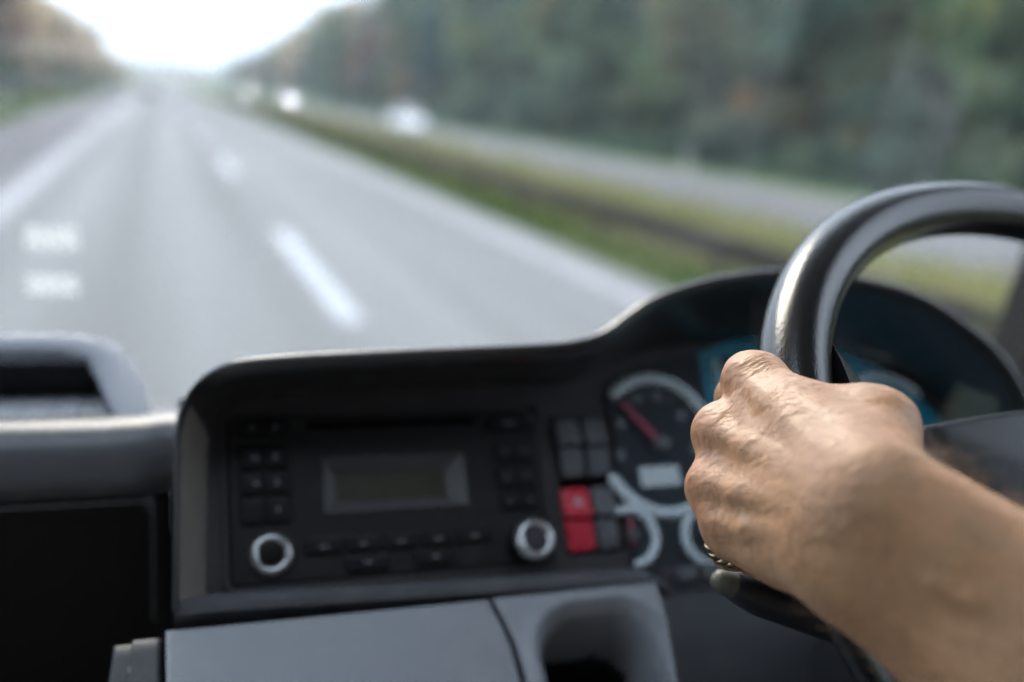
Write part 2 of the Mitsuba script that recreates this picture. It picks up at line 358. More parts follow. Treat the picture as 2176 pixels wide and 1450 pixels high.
# ------------------------------------------------------------------ trees
def leaves(clumps, n, size, seed, flat=.8):
    r = np.random.default_rng(seed)
    c = np.array(clumps)
    w = c[:, 3] ** 2; k = r.choice(len(c), n, p=w / w.sum())
    d = r.normal(size=(n, 3)); d /= np.linalg.norm(d, axis=1, keepdims=True)
    p = c[k, :3] + d * (c[k, 3] * r.uniform(.45, 1.05, n) ** .6)[:, None] * [1, 1, flat]
    a = r.normal(size=(n, 3)) + d * .8; a /= np.linalg.norm(a, axis=1, keepdims=True)
    t = np.cross(a, r.normal(size=(n, 3))); t /= np.linalg.norm(t, axis=1, keepdims=True); b = np.cross(a, t)
    s = size * r.uniform(.6, 1.4, n)[:, None]
    v = np.stack([p - t * s, p - b * s * .55, p + t * s, p + b * s * .55], 1).reshape(-1, 3)
    i = np.arange(n)[:, None] * 4
    return TM(v, np.vstack([i + [0, 1, 2], i + [0, 2, 3]]))
def trunk_mesh(h, r0, seed, limbs=7, lean=.4, start=.3):
    r = np.random.default_rng(seed)
    p = np.array([[0, 0, -.8], [r.normal(0, .1), r.normal(0, .1), h * .3], [r.normal(0, lean), r.normal(0, lean), h * .65], [r.normal(0, lean * 1.3), r.normal(0, lean * 1.3), h]])
    sp = smooth_path(p, 12)
    ms = [tube(sp, np.linspace(r0, r0 * .18, 12), 8, up=[1.0, 0, 0])]
    ends = []
    for k in range(limbs):
        t = start + (.95 - start) * k / limbs
        b = sp[int(t * 11)]
        a = r.uniform(0, 2 * math.pi); L = h * r.uniform(.18, .34) * (1.1 - t * .5)
        e = b + [math.cos(a) * L, math.sin(a) * L, L * r.uniform(.35, .9)]
        ms.append(tube(np.array([b, (b + e) / 2 + [0, 0, -.06 * L], e]), [r0 * .4 * (1 - t * .6), r0 * .25 * (1 - t * .6), r0 * .08], 6, up=[.3, .2, 1.0]))
        ends.append(e)
    return cat_(ms), np.array(ends), sp
def broad(seed, h, spread, n=3000, size=.24, base=.22):
    r = np.random.default_rng(seed)
    tm, ends, sp = trunk_mesh(h * .86, .02 * h, seed, 9, .35, base)
    cl = []
    for e in ends:
        cl.append([*(e + r.normal(0, .25, 3)), spread * r.uniform(.30, .46)])
        cl.append([*(e * [.65, .65, 1] + r.normal(0, .4, 3)), spread * r.uniform(.28, .42)])
    for _ in range(5):
        q = sp[r.integers(6, 12)]
        cl.append([*(q + r.normal(0, spread * .18, 3)), spread * r.uniform(.3, .45)])
    return tm, leaves(cl, n, size, seed + 50)
def spruce(seed, h, spread, n=3000, size=.22):
    r = np.random.default_rng(seed)
    tm = tube(np.array([[0, 0, -.6], [0, 0, h * .5], [.05, 0, h * .98]]), [.017 * h, .011 * h, .02], 8, up=[1.0, 0, 0])
    cl = []
    z = h * .10
    while z < h * .98:
        w = spread * (1 - z / h) ** .85
        for a in np.arange(0, 2 * math.pi, 2 * math.pi / 7) + r.uniform(0, 6):
            cl.append([math.cos(a) * w * .62, math.sin(a) * w * .62, z - w * .10, max(w * .36, .16)])
        z += .055 * h * (1.15 - z / h * .5)
    return tm, leaves(cl, n, size, seed + 50, .55)
scene['bark'] = {'type': 'diffuse', 'reflectance': proc(lambda p, n, uv: mix((.06, .048, .038), (.14, .115, .095), fbm(p.x * 5, p.y * 5, p.z * 1.5, 3)))}
scene['birch_bark'] = {'type': 'diffuse', 'reflectance': proc(lambda p, n, uv: mix((.62, .60, .56), (.08, .07, .06), smoothstep(.62, .75, noise(p.x * 4, p.y * 4, p.z * 9))))}
KIND = {}
def kind(key, builder, seeds, args, leafkey, bark='bark'):
    out = []
    for i, s in enumerate(seeds):
        tm, lm = builder(s, *args)
        a, b = f'{key}_trunk_source_{i}', f'{key}_crown_source_{i}'
        scene[a] = {'type': 'shapegroup', 'trunk': mikit.ply(tm, bark, smooth=60)}
        scene[b] = {'type': 'shapegroup', 'crown': mikit.ply(lm, leafkey)}
        out.append((a, b))
    KIND[key] = out
leafmat('leaf_deep', (.090, .160, .105), (.185, .235, .145), .35)
leafmat('leaf_green', (.120, .175, .092), (.225, .250, .135), .35)
leafmat('leaf_blue', (.040, .110, .115), (.085, .160, .150), .35)
leafmat('leaf_rust', (.165, .125, .105), (.245, .175, .140))
leafmat('leaf_orange', (.28, .150, .050), (.38, .220, .080))
leafmat('leaf_straw', (.50, .41, .28), (.64, .53, .38))
kind('deep', broad, (1, 2, 3), (13, 4.2, 3600, .27, .12), 'leaf_deep')
kind('green', broad, (4, 5), (12, 4.0, 3400, .27, .12), 'leaf_green')
kind('blue', spruce, (6, 7), (15, 3.6, 4200, .25), 'leaf_blue')
kind('rust', broad, (8, 9), (11, 3.8, 3000, .25, .15), 'leaf_rust')
kind('orange', broad, (10, 11), (9, 3.2, 2600, .23, .15), 'leaf_orange')
kind('straw', broad, (12, 13), (13, 4.0, 2800, .25, .18), 'leaf_straw')
kind('birch', broad, (14,), (12, 2.8, 1700, .20, .35), 'leaf_green', 'birch_bark')
NAMES = dict(deep='broadleaf_tree', green='broadleaf_tree', blue='spruce_tree', rust='autumn_tree', orange='autumn_tree', straw='autumn_tree', birch='birch_tree')
WORDS = {('deep', 1): 'dark green leafy tree in the forest right of the motorway', ('green', 1): 'mid green leafy tree in the forest right of the motorway', ('blue', 1): 'blue green spruce in the forest right of the motorway',
    ('rust', 1): 'rust brown autumn tree in the forest right of the motorway', ('orange', 1): 'bright orange autumn tree in the right forest', ('straw', 1): 'straw coloured autumn tree in the right forest', ('birch', 1): 'pale trunked birch at the edge of the right forest',
    ('deep', -1): 'dark green tree among the autumn trees left of the motorway', ('green', -1): 'mid green tree among the autumn trees left of the motorway', ('blue', -1): 'dark blue green spruce among the left autumn trees', ('rust', -1): 'rust brown autumn tree on the left verge slope', ('orange', -1): 'orange autumn tree on the left verge slope', ('straw', -1): 'straw coloured autumn tree on the left verge slope'}
R_ = random.Random(7)
def plant(k, x, y, s=1.0, sz=1.0):
    side = 1 if x > 0 else -1
    w = WORDS[(k, side)]
    t = thing(NAMES[k], w, 'tree', w.replace(' tree ', ' trees ', 1).replace('spruce ', 'spruces ', 1).replace('birch ', 'birches ', 1))
    a, b = R_.choice(KIND[k])
    M_ = T().translate([x, y, float(terr(x, y)) - .1]).rotate([0, 0, 1], R_.uniform(0, 360)).scale([s, s, s * sz])
    scene[t + '__trunk'] = {'type': 'instance', 'to_world': M_, 'shapegroup': ref(a)}
    scene[t + '__crown'] = {'type': 'instance', 'to_world': M_, 'shapegroup': ref(b)}
def pick(ws):
    ks = list(ws); return R_.choices(ks, [ws[k] for k in ks])[0]
y = 14.0
while y < 470:
    for x0, sc_ in ((29.0, .85), (36.5, 1.05), (45.5, 1.15)):
        if y > 300 and x0 > 40: continue
        k = pick(dict(deep=.50, green=.38, blue=.05, rust=.03, birch=.04 if x0 < 33 else .0) if y < 130 else dict(deep=.28, green=.20, blue=.10, rust=.24, orange=.04, straw=.14))
        hf = np.interp(y, [90, 130, 190, 300, 470], [1.0, 1.22, 1.18, .95, .75])
        plant(k, x0 + R_.uniform(-2, 2), y + R_.uniform(-2.0, 2.0), float(hf) * sc_ * R_.uniform(.88, 1.15), R_.uniform(.95, 1.12))
    y += 5.6 + y * .022
y = 72.0
while y < 520:
    for x0, sc_ in ((-13.0, .82), (-20.0, .95)):
        k = pick(dict(straw=.58, rust=.20, orange=.14, green=.07, deep=.01))
        plant(k, x0 + R_.uniform(-1.6, 1.6), y + R_.uniform(-2.5, 2.5), float(np.interp(y, [230, 330, 520], [1.0, .75, .65])) * sc_ * R_.uniform(.8, 1.15), R_.uniform(.9, 1.1))
    y += 8.0 + max(y, 0) * .018
plant('blue', -11.6, 108, .62)
plant('orange', 33.5, 90, .55)
plant('orange', 27.0, 43.5, .33)
plant('orange', 27.4, 118, .6)
# undergrowth: low bushes along the forest foot
scene['bush_source'] = {'type': 'shapegroup', 'bush': mikit.ply(leaves([[0, 0, .7, .95], [.8, .3, .5, .7], [-.7, .4, .55, .75], [.1, -.8, .45, .7], [-.3, .8, .9, .6]], 900, .17, 77), leafmat('leaf_bush', (.080, .130, .085), (.155, .180, .115), .5))}
labels['undergrowth'] = {'kind': 'stuff', 'label': 'low leafy undergrowth along the forest edges', 'category': 'undergrowth'}
n = 0
for side in (1, -1):
    y = 8.0
    while y < 330:
        for _ in range(7 if side > 0 else 3):
            x = R_.uniform(25.8, 50) if side > 0 else R_.uniform(-22, -9.5)
            s = R_.uniform(.9, 1.9)
            n += 1
            scene[f'undergrowth__{n:03d}'] = {'type': 'instance', 'shapegroup': ref('bush_source'), 'to_world': T().translate([x, y + R_.uniform(-2, 2), float(terr(x, y)) - .15]).rotate([0, 0, 1], R_.uniform(0, 360)).scale([s * 1.2, s * 1.2, s])}
        y += 3.2 + y * .02
# ------------------------------------------------------------------ cab shell
cab = thing('truck_cab', 'dark truck cab around the driver, its right front pillar at the photo\'s right edge', 'truck cab')
XL, XR = -1.42, 1.02
def cabp(name, mesh, m='cab_dark', **kw): return put(name, mesh, m, cab, **kw)
hx0, hx1, hy0, hy1 = -.80, .38, -.02, .55                            # glazed roof hatch, unseen, added to bring top light into the cab
for b in ((XL, hx0, -1.0, .62), (hx1, XR, -1.0, .62), (hx0, hx1, -1.0, hy0), (hx0, hx1, hy1, .62)):
    cabp('roof', box3(*b, EYE + .74, EYE + .80), 'lining')
cabp('roof_hatch', TM([[hx0, hy0, EYE + .79], [hx1, hy0, EYE + .79], [hx1, hy1, EYE + .79], [hx0, hy1, EYE + .79]], [[0, 1, 2], [0, 2, 3]]), 'pane_glass', smooth=False)
cabp('rear_wall', box3(XL, XR, -1.06, -1.0, EYE - 1.45, EYE + .80), 'lining')
cabp('floor', box3(XL, XR, -1.0, 1.15, EYE - 1.50, EYE - 1.44))
cabp('front_wall', box3(XL, XR, 1.18, 1.24, EYE - 1.50, EYE - .46))
for s, x0, x1 in ((-1, XL - .06, XL), (1, XR, XR + .06)):
    yw, zs = (-.40, -.50) if s < 0 else (-.12, -.36)          # rear edge and sill of the side window
    d = cabp('door', box3(x0, x1, yw, 1.18, EYE - 1.50, EYE + zs))
    cabp('side_panel', box3(x0, x1, -1.0, yw, EYE - 1.50, EYE + .80), 'lining')
    cabp('door_header', box3(x0, x1, yw, .70, EYE + .58, EYE + .80), 'lining')
    xs = x0 + .03
    cabp('side_window', TM([[xs, yw, EYE + zs], [xs, 1.10, EYE + zs], [xs, .74, EYE + .58], [xs, yw, EYE + .58]], [[0, 1, 2], [0, 2, 3]]), 'pane_glass', smooth=False)
    # leaning front pillar, from the window sill to the roof
    xa, xb = (x0 + .06, x0 - .06) if s < 0 else (.918, 1.055)
    pil = []
    for t in np.linspace(-.30, 1.0, 14):
        zc = -.40 + (t + .0) * 1.0
        y0 = .858 - (zc + .14 + .21) * .20 - .055
        w = .095
        c = [(min(xa, xb), y0 + .02), (min(xa, xb) + .02, y0), (max(xa, xb), y0), (max(xa, xb), y0 + w), (min(xa, xb) + .02, y0 + w), (min(xa, xb), y0 + w - .02)]
        pil.append([[x, y, EYE + zc + .14] for x, y in c])
    cabp('front_pillar', loft(pil, caps=True), 'pillar_skin', smooth=30)
wx0, wx1 = XL + .02, XR - .02
ws = [[wx0, 1.20, EYE - .46], [wx1, 1.20, EYE - .46], [wx1, .90, EYE + .76], [wx0, .90, EYE + .76]]
cabp('windscreen', TM(ws, [[0, 1, 2], [0, 2, 3]]), 'pane_glass', smooth=False)
cabp('visor_header', box3(XL, XR, .60, .92, EYE + .60, EYE + .80), 'lining')
# two reflections low on the windscreen, built as pale translucent strips
def film(x0, x1, z0, z1, n):
    out = []
    h = (z1 - z0) / n
    for k in range(n):
        za = z0 + k * h + h * .03
        zb = z0 + (k + 1) * h - h * .08
        y = lambda z: 1.20 - (z + .46) * .30 / 1.22 - .002
        for i in range(8):
            a = x0 + (x1 - x0) * i / 8 + .0004; b = x0 + (x1 - x0) * (i + 1) / 8 - .0004
            out.append(TM([[a, y(za), EYE + za], [b, y(za), EYE + za], [b, y(zb), EYE + zb], [a, y(zb), EYE + zb], [a, y(za) + .0008, EYE + za], [b, y(za) + .0008, EYE + za], [b, y(zb) + .0008, EYE + zb], [a, y(zb) + .0008, EYE + zb]],
                [[0, 1, 2], [0, 2, 3], [4, 6, 5], [4, 7, 6], [0, 4, 5], [0, 5, 1], [3, 2, 6], [3, 6, 7], [0, 3, 7], [0, 7, 4], [1, 5, 6], [1, 6, 2]]))
    return cat_(out)
scene['reflection_white'] = {'type': 'principledthin', 'base_color': rgb((.86, .87, .86)), 'roughness': .6, 'diff_trans': 1.35}
put('windscreen_film', film(-.129, -.078, -.182, -.158, 3), 'reflection_white', label='upper of two pale ribbed film strips low on the windscreen at the left', cat='film strip', smooth=False)
put('windscreen_film', film(-.130, -.080, -.233, -.212, 3), 'reflection_white', label='lower of two pale ribbed film strips on the windscreen, nearer the dashboard', cat='film strip', smooth=False)

# ------------------------------------------------------------------ dashboard
dash = thing('dashboard', 'black truck dashboard with a raised hood over radio and gauges', 'dashboard')
def dp(name, mesh, m='soft_dash', parent=None, **kw): return put(name, mesh, m, parent or dash, **kw)
# hood: outline at the lip in panel millimetres (u, v, height), and how far the wall leans in down to the fascia
H = np.array([(-125, -64, 32, 18), (-124.5, -30, 38, 18), (-124, 5, 42, 19), (-123.5, 25, 46, 19), (-121, 38, 50, 18), (-115, 49, 55, 15), (-106, 56.5, 62, 10), (-95, 60, 67, 6), (-80, 61.5, 69, 3), (-43, 63.5, 70, 1), (10, 65.5, 70, 0),
    (67, 67.5, 70, 0), (95, 69, 70, 3), (112, 72, 70, 7), (125, 76.5, 70, 11), (140, 86, 70, 15), (160, 98, 70, 18), (190, 108.5, 71, 21), (226, 116, 72, 24), (263, 119.5, 73, 25), (295, 119, 73, 25), (327, 114.5, 73, 25), (350, 110, 73, 25), (372, 104, 72, 24),
    (395, 93, 70, 23), (412, 82, 68, 22), (430, 68, 66, 20), (447, 48, 62, 18), (460, 20, 56, 18), (468, -20, 48, 18), (470, -70, 40, 18)]) / 1000
Hs = smooth_path(H, 220)
thick = 1 - .68 * smooth01((-.100 - Hs[:, 0]) / .018)      # the lip thins out down the left side
tan = np.gradient(Hs[:, :2], axis=0); tan /= np.linalg.norm(tan, axis=1, keepdims=True)
outn = np.c_[-tan[:, 1], tan[:, 0]]
inset = Hs[:, 3]; hl = Hs[:, 2]
prof = [(-1.0, None, 0.0), (-.6, None, .42), (-.0100, -.012, None), (-.0094, -.007, None), (-.0082, -.0035, None), (-.0066, -.001, None), (-.0046, .0004, None), (-.0026, .0002, None), (-.0008, -.0016, None), (.0006, -.006, None), (.0002, -.014, None), (-.0012, -.035, None), (-.0035, -.075, None), (-.006, -.12, None), (-.010, -.19, None)]
rings = []
for o, dh, fr in prof:
    if fr is not None:
        off = o * inset if o == -1.0 else -(inset * .5 + .0100 * .5 * thick)
        h = hl * fr if fr else hl * 0 - .002
    else:
        off, h = np.full_like(hl, o) * (thick if o < 0 and dh > -.013 else 1.0), hl + dh
    rings.append(np.c_[Hs[:, :2] + outn * np.asarray(off)[:, None], h])
hood = loft(np.array(rings), closed_u=False)
hood.invert()
hood_pts = rings[0]
rowi = np.arange(len(prof))[:, None] + np.zeros((1, len(Hs)), int)
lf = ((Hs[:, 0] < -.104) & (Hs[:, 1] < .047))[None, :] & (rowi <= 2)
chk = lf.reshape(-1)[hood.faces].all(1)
hk = dp('hood', on(TM(hood.vertices, hood.faces[~chk]), PANEL), 'hood_skin', smooth=50)
dp('side_cheek', on(TM(hood.vertices, hood.faces[chk]), PANEL), 'cheek_lit_skin', hk, smooth=50, label='brown grey inner cheek at the left end of the hood')
# fascia plate behind radio, switches and gauges
op = Polygon(np.r_[hood_pts[:, :2] + outn * .006, [[.47, -.09], [.17, -.09], [.155, -.063], [-.11, -.056]]]).buffer(0)
radio_hole = sbox(-.0955, -.0515, .0985, .0475).buffer(.003)
switch_hole = sbox(.1085, -.0485, .1465, .0415)
fas = op.difference(radio_hole).difference(switch_hole)
dp('fascia', on(extr(fas, -.003, 0), PANEL), 'fascia', smooth=False)
dp('fascia_backing', on(extr(sbox(-.12, -.06, .16, .07), -.030, -.028), PANEL), 'gloss_black', smooth=False)
# thin ledge along the foot of the fascia
led = smooth_path([(-.053, -.002), (-.0545, .010), (-.0585, .022), (-.0615, .0275), (-.0645, .029), (-.0665, .026), (-.068, .018), (-.069, -.01), (-.069, -.05)], 26)
lr = []
for u, dv in ((-.1245, .0), (-.10, .0), (0, -.0025), (.10, -.005), (.140, -.0062), (.150, -.0075), (.1575, -.0115), (.161, -.018)):
    lr.append(np.c_[np.full(len(led), u), led[:, 0] + dv, led[:, 1] * (1 if u < .15 else .96)])
lm_ = loft(np.array(lr), closed_u=False); lm_.invert()
dp('ledge', on(lm_, PANEL), 'soft_dash', smooth=60)
# tab with two buttons under the gauges
tab = bez_box(.062, .024, .016, .004, .192, -.074, 0)
tk = dp('button_tab', on(tab, PANEL), 'fascia')
for cu in (.178, .1955):
    dp('button', on(bez_box(.0125, .0085, .003, .001, cu, -.0685, .016), PANEL), 'switch_grey', tk)
# lower dash: two grey panels with an open seam, a pocket in the right one
def sheet(x0f, x1f, s0, s1, nx, ns, hf, thick=.012):
    xs, ss = np.linspace(0, 1, nx), np.linspace(0, 1, ns)
    g = np.zeros((ns, nx, 3))
    for a, q in enumerate(ss):
        s = s0 + (s1 - s0) * q
        x = x0f(s) + (x1f(s) - x0f(s)) * xs
        g[a, :, 0], g[a, :, 1] = x, -s
        e = np.minimum(np.minimum(x - x0f(s), x1f(s) - x), s - s0)
        r = .0022
        g[a, :, 2] = hf(x, np.full_like(x, s)) - np.where(e < r, r - np.sqrt(np.maximum(r * r - (r - e) ** 2, 0)), 0)
    edge = g.copy(); edge[..., 2] -= thick
    m = loft(g, closed_u=False)
    ringp = np.concatenate([g[0], g[1:, -1], g[-1, ::-1][1:], g[::-1, 0][1:-1]]); low = ringp.copy(); low[:, 2] -= thick
    sk = loft(np.array([low, ringp]))
    return cat_([m, sk])
seam = smooth_path([(0, .1762), (.006, .1778), (.018, .1812), (.033, .1836), (.052, .1842), (.12, .183), (.26, .176)], 60)
sx = lambda s: np.interp(s, seam[:, 0], seam[:, 1])
def rollA(x, s): return -.0016 * (s / .05) ** 2 + .010 * smooth01((x - .10) / .08) * smooth01(s / .09) * 0
def sheet_edge(s): return np.sort(s)
rA = np.r_[0, .0002, .0005, .001, .0016, .0022]
dp('lower_panel', on(sheet(lambda s: .0030, lambda s: sx(s) - .0016, 0, .25, 90, 220, lambda x, s: -.09 * np.maximum(s - .035, 0) ** 1.6), LOWER), 'grey_panel', smooth=40, label='wide grey lower panel left of the seam')
def pocket(x, s):
    cx, cs, hx, hs, rr = .2365, .075, .0395, .0650, .028
    dx, ds = np.abs(x - cx) - hx + rr, np.abs(s - cs) - hs + rr
    d = np.hypot(np.maximum(dx, 0), np.maximum(ds, 0)) + np.minimum(np.maximum(dx, ds), 0) - rr
    return -.013 * smooth01((-d + .005) / .013) - .14 * np.clip((-d - .003) / .010, 0, 1) ** 1.5 + .0015 * np.exp(-((d - .003) / .006) ** 2)
pm = sheet(lambda s: sx(s) + .0016, lambda s: .2805 - .10 * np.maximum(s - .01, 0), -.0006, .25, 150, 260, pocket)
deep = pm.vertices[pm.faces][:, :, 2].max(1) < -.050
pk = dp('lower_panel', on(TM(pm.vertices, pm.faces[~deep]), LOWER), 'grey_panel', smooth=50, label='grey lower panel with an open storage pocket')
dp('pocket_lining', on(TM(pm.vertices, pm.faces[deep]), LOWER), 'pocket_shade', pk, smooth=50)
dp('knee_panel', on(sheet(lambda s: .2825 - .10 * np.maximum(s - .01, 0), lambda s: .50, .004, .25, 30, 60, lambda x, s: -.10 * np.maximum(s - .03, 0) - .008), LOWER), 'grey_dark', smooth=40)
dp('corner_panel', on(sheet(lambda s: -.0215 - .12 * s, lambda s: .0004, .001, .25, 30, 60, lambda x, s: -.005 - .004 * (x < -.0125 - .12 * s)), LOWER), 'grey_dark', smooth=40)
dp('under_dash', on(box3(-.012, .95, -.30, .06, -.175, -.160), LOWER), 'gloss_black', smooth=False)
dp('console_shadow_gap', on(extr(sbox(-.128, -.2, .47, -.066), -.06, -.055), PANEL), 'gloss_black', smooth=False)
# passenger side: rolled dash front over an open compartment
pr = smooth_path([(1.16, -.46), (.95, -.36), (.80, -.285), (.70, -.236), (.665, -.217), (.648, -.2085), (.634, -.2050), (.622, -.2036), (.613, -.2050), (.606, -.2085), (.6015, -.2140), (.5990, -.2210), (.5980, -.2290), (.5985, -.238), (.600, -.2450), (.603, -.2480), (.62, -.2495), (.66, -.250)], 70)
xs = np.r_[np.linspace(-1.35, -.03, 12), -.02, -.0130, -.006, .0, .006, .011]
rr = np.array([[[x, y + .006 * smooth01((x + .012) / .02), EYE + z] for y, z in pr] for x in xs])
m = loft(rr, closed_u=False)
dp('dash_front', m, 'soft_dash', smooth=60)
right_top = loft(np.array([[[x, y, EYE + z] for y, z in [(1.16, -.46), (.95, -.40), (.85, -.36), (.80, -.36)]] for x in (-.02, .3, .7, 1.0)]), closed_u=False)
dp('dash_top', right_top, 'soft_dash', smooth=60)
cm = cat_([box3(-1.35, .012, .585, .78, EYE - .62, EYE - .60), box3(-1.35, .012, .78, .80, EYE - .62, EYE - .251), box3(-1.35, -1.34, .600, .78, EYE - .60, EYE - .251), box3(-.0022, .004, .6025, .78, EYE - .60, EYE - .2505), box3(-1.34, -.0022, .625, .779, EYE - .257, EYE - .2525)])
dp('compartment', cm, 'gloss_black', smooth=False, label='open black compartment under the passenger side roll')
scene['trim_line'] = scene['bezel_grey']
dp('compartment_trim', cat_([tube([[-1.34, .6010, EYE - .2492], [-.0034, .6010, EYE - .2502]], .0007, 8), tube([[-.0034, .6010, EYE - .2502], [-.0034, .6010, EYE - .29], [-.0034, .6010, EYE - .33]], .0006, 8)]), 'trim_line', smooth=60)
# raised bin on top of the passenger side
bf = frame(lift([0, .6315, -.2056]), [1, 0, 0], [0, math.cos(EL2), math.sin(EL2)], [0, -math.sin(EL2), math.cos(EL2)])
inn = smooth_path([(-1.0, .0530), (-.5, .0530), (-.062, .0530), (-.0505, .0528), (-.0455, .0505), (-.0425, .046), (-.034, .022), (-.0262, .0)], 60)
ou = smooth_path([(-1.0, .0690), (-.5, .0690), (-.055, .0690), (-.036, .0682), (-.027, .0630), (-.0205, .055), (-.0105, .033), (-.0040, -.004)], 60)
def blend(q, h): return np.c_[inn + (ou - inn) * q, np.full(60, h)]
rg = [np.c_[inn + [.0, .030], np.full(60, -.021)]] + [blend(q, h) for q, h in ((0, -.004), (.05, .0), (.14, .0020), (.5, .0026), (.84, .0020), (.95, -.0012), (1.0, -.006))]
skirt = np.c_[ou + (ou - inn) * .02, np.full(60, -.035)]; skirt2 = np.c_[ou - (ou - inn) * .1, np.full(60, -.11)]
bm = loft(np.array(rg + [skirt, skirt2]), closed_u=False); bm.invert()
bk = dp('bin_frame', on(bm, bf), 'bin_plastic', smooth=60, label='raised frame of the open bin on the passenger side')
dp('bin_floor', loft(np.array([[[x, y, EYE + z] for y, z in [(.6335, -.2062), (.650, -.2085), (.69, -.213), (.708, -.2145), (.712, -.2147)]] for x in np.linspace(-1.0, -.015, 30)]), closed_u=False), 'bin_mat', bk, smooth=50)
dp('bin_back', box3(-1.0, -.02, .706, .712, EYE - .216, EYE - .184), 'gloss_black', bk, smooth=False)  # black colour stands in for the shade under the bin frame
for k in range(9):
    x = -.165 + k * .0165
    dp('floor_rib', cat_([tube([[x, .640, EYE - .2069], [x, .705, EYE - .2136]], .0009, 6)]), 'bin_mat', bk, smooth=60)
dp('bin_end', loft(np.array([[[x, y, EYE + z] for x, y, z in ((-.0262, .632, -.2056), (-.0425, .672, -.178), (-.046, .676, -.176))], [[x, y + .06, EYE + z - .02] for x, y, z in ((-.022, .632, -.2056), (-.030, .672, -.178), (-.034, .676, -.176))]]), closed_u=False), 'soft_dash', bk, smooth=50)

# ------------------------------------------------------------------ car radio
radio = thing('car_radio', 'dark radio unit with small display, disc slot and two silver-ringed knobs', 'car radio')
def rp(name, mesh, m='radio_face', parent=None, **kw): return put(name, on(mesh, PANEL), m, parent or radio, **kw)
rbx = lambda x0, x1, y0, y1, r=0.0: (sbox(x0 + r, y0 + r, x1 - r, y1 - r).buffer(r, quad_segs=4) if r else sbox(x0, y0, x1, y1))
face = Polygon([(-.0935, -.0495), (.0965, -.0510), (.0965, .036), (.0935, .043), (.086, .0465), (-.0935, .0465)]).buffer(-.002).buffer(.002)
slot = rbx(-.0480, .0580, .0385, .0432, .002)
win = Polygon([(-.0408, -.0128), (.0470, -.0128), (.0470, .0200), (-.0400, .0208)])
rp('faceplate', extr(face.difference(slot).difference(win), -.012, .0025), smooth=False)
groove = face.buffer(.0045, quad_segs=6).difference(face.buffer(.0014))
rp('surround', extr(groove, -.004, .0016), 'fascia', smooth=False)
rp('slot_well', extr(slot.buffer(.001), -.020, -.0185), 'gloss_black', smooth=False)
o4 = [(-.0408, -.0128), (.0470, -.0128), (.0470, .0200), (-.0400, .0208)]
i4 = [(-.0322, -.0040), (.0368, -.0055), (.0362, .0118), (-.0318, .0130)]
fv = [(*a, .0026) for a in o4] + [(*a, -.0072) for a in i4]
ds = rp('display', extr(Polygon(i4).buffer(.0006), -.0085, -.0072), 'screen_olive', smooth=False)
rp('bezel', TM(fv, [q for k in range(4) for q in ((k, (k + 1) % 4, 4 + (k + 1) % 4), (k, 4 + (k + 1) % 4, 4 + k))]), 'bezel_grey', ds, smooth=False)
lip = Polygon(o4).buffer(.0009).difference(Polygon(o4))
rp('display_rim', extr(lip, .0025, .0032), 'radio_face', ds, smooth=False)
def rbutton(x0, x1, y0, y1, marks=(), h=.0026, m='button_black'):
    b = rp('button', bez_box(x1 - x0, y1 - y0, h, .0009, (x0 + x1) / 2, (y0 + y1) / 2, .0025), m)
    if marks:
        ms = [extr(rbx(cx - w / 2, cx + w / 2, cy - hh / 2, cy + hh / 2, min(w, hh) * .3), .0025 + h, .0028 + h) for cx, cy, w, hh in marks]
        rp('mark', cat_(ms), 'mark_grey', b, smooth=False)
rp('button_well', extr(rbx(-.0885, -.0590, -.0180, .0300, .001), .0025, .0028), 'gloss_black', smooth=False)
for y0, y1, k in ((.0150, .0285, 2), (.0005, .0128, 2), (-.0165, -.0020, 1)):
    rbutton(-.0875, -.0745, y0, y1, [(-.0790, (y0 + y1) / 2, .0042, .0016)] if k == 2 else ())
    rbutton(-.0735, -.0600, y0, y1, [(-.0672, (y0 + y1) / 2, .0018, .0040 if k == 2 else .0022)])
rbutton(-.0860, -.0592, .0352, .0445, [(-.0668, .0398, .0020, .0020), (-.0800, .0396, .0030, .0008)])
rbutton(.0655, .0940, .0330, .0432, [(.0790, .0375, .0080, .0012)])
for y0, y1 in ((.0125, .0248), (-.0045, .0100), (-.0180, -.0068)):
    rbutton(.0675, .0925, y0, y1, [(.0735, (y0 + y1) / 2, .0022, .0010), (.0865, (y0 + y1) / 2, .0022, .0010)])
for k in range(5):
    a = -.0532 + .0226 * k
    rbutton(a, a + .0212, -.0362, -.0268 - .0003 * k, [(a + .0106, -.0325, .0050, .0010)])
for a in (-.0310, .0095):
    rbutton(a, a + .0265, -.0478, -.0392, [(a + .0130, -.0430, .0040, .0012)])
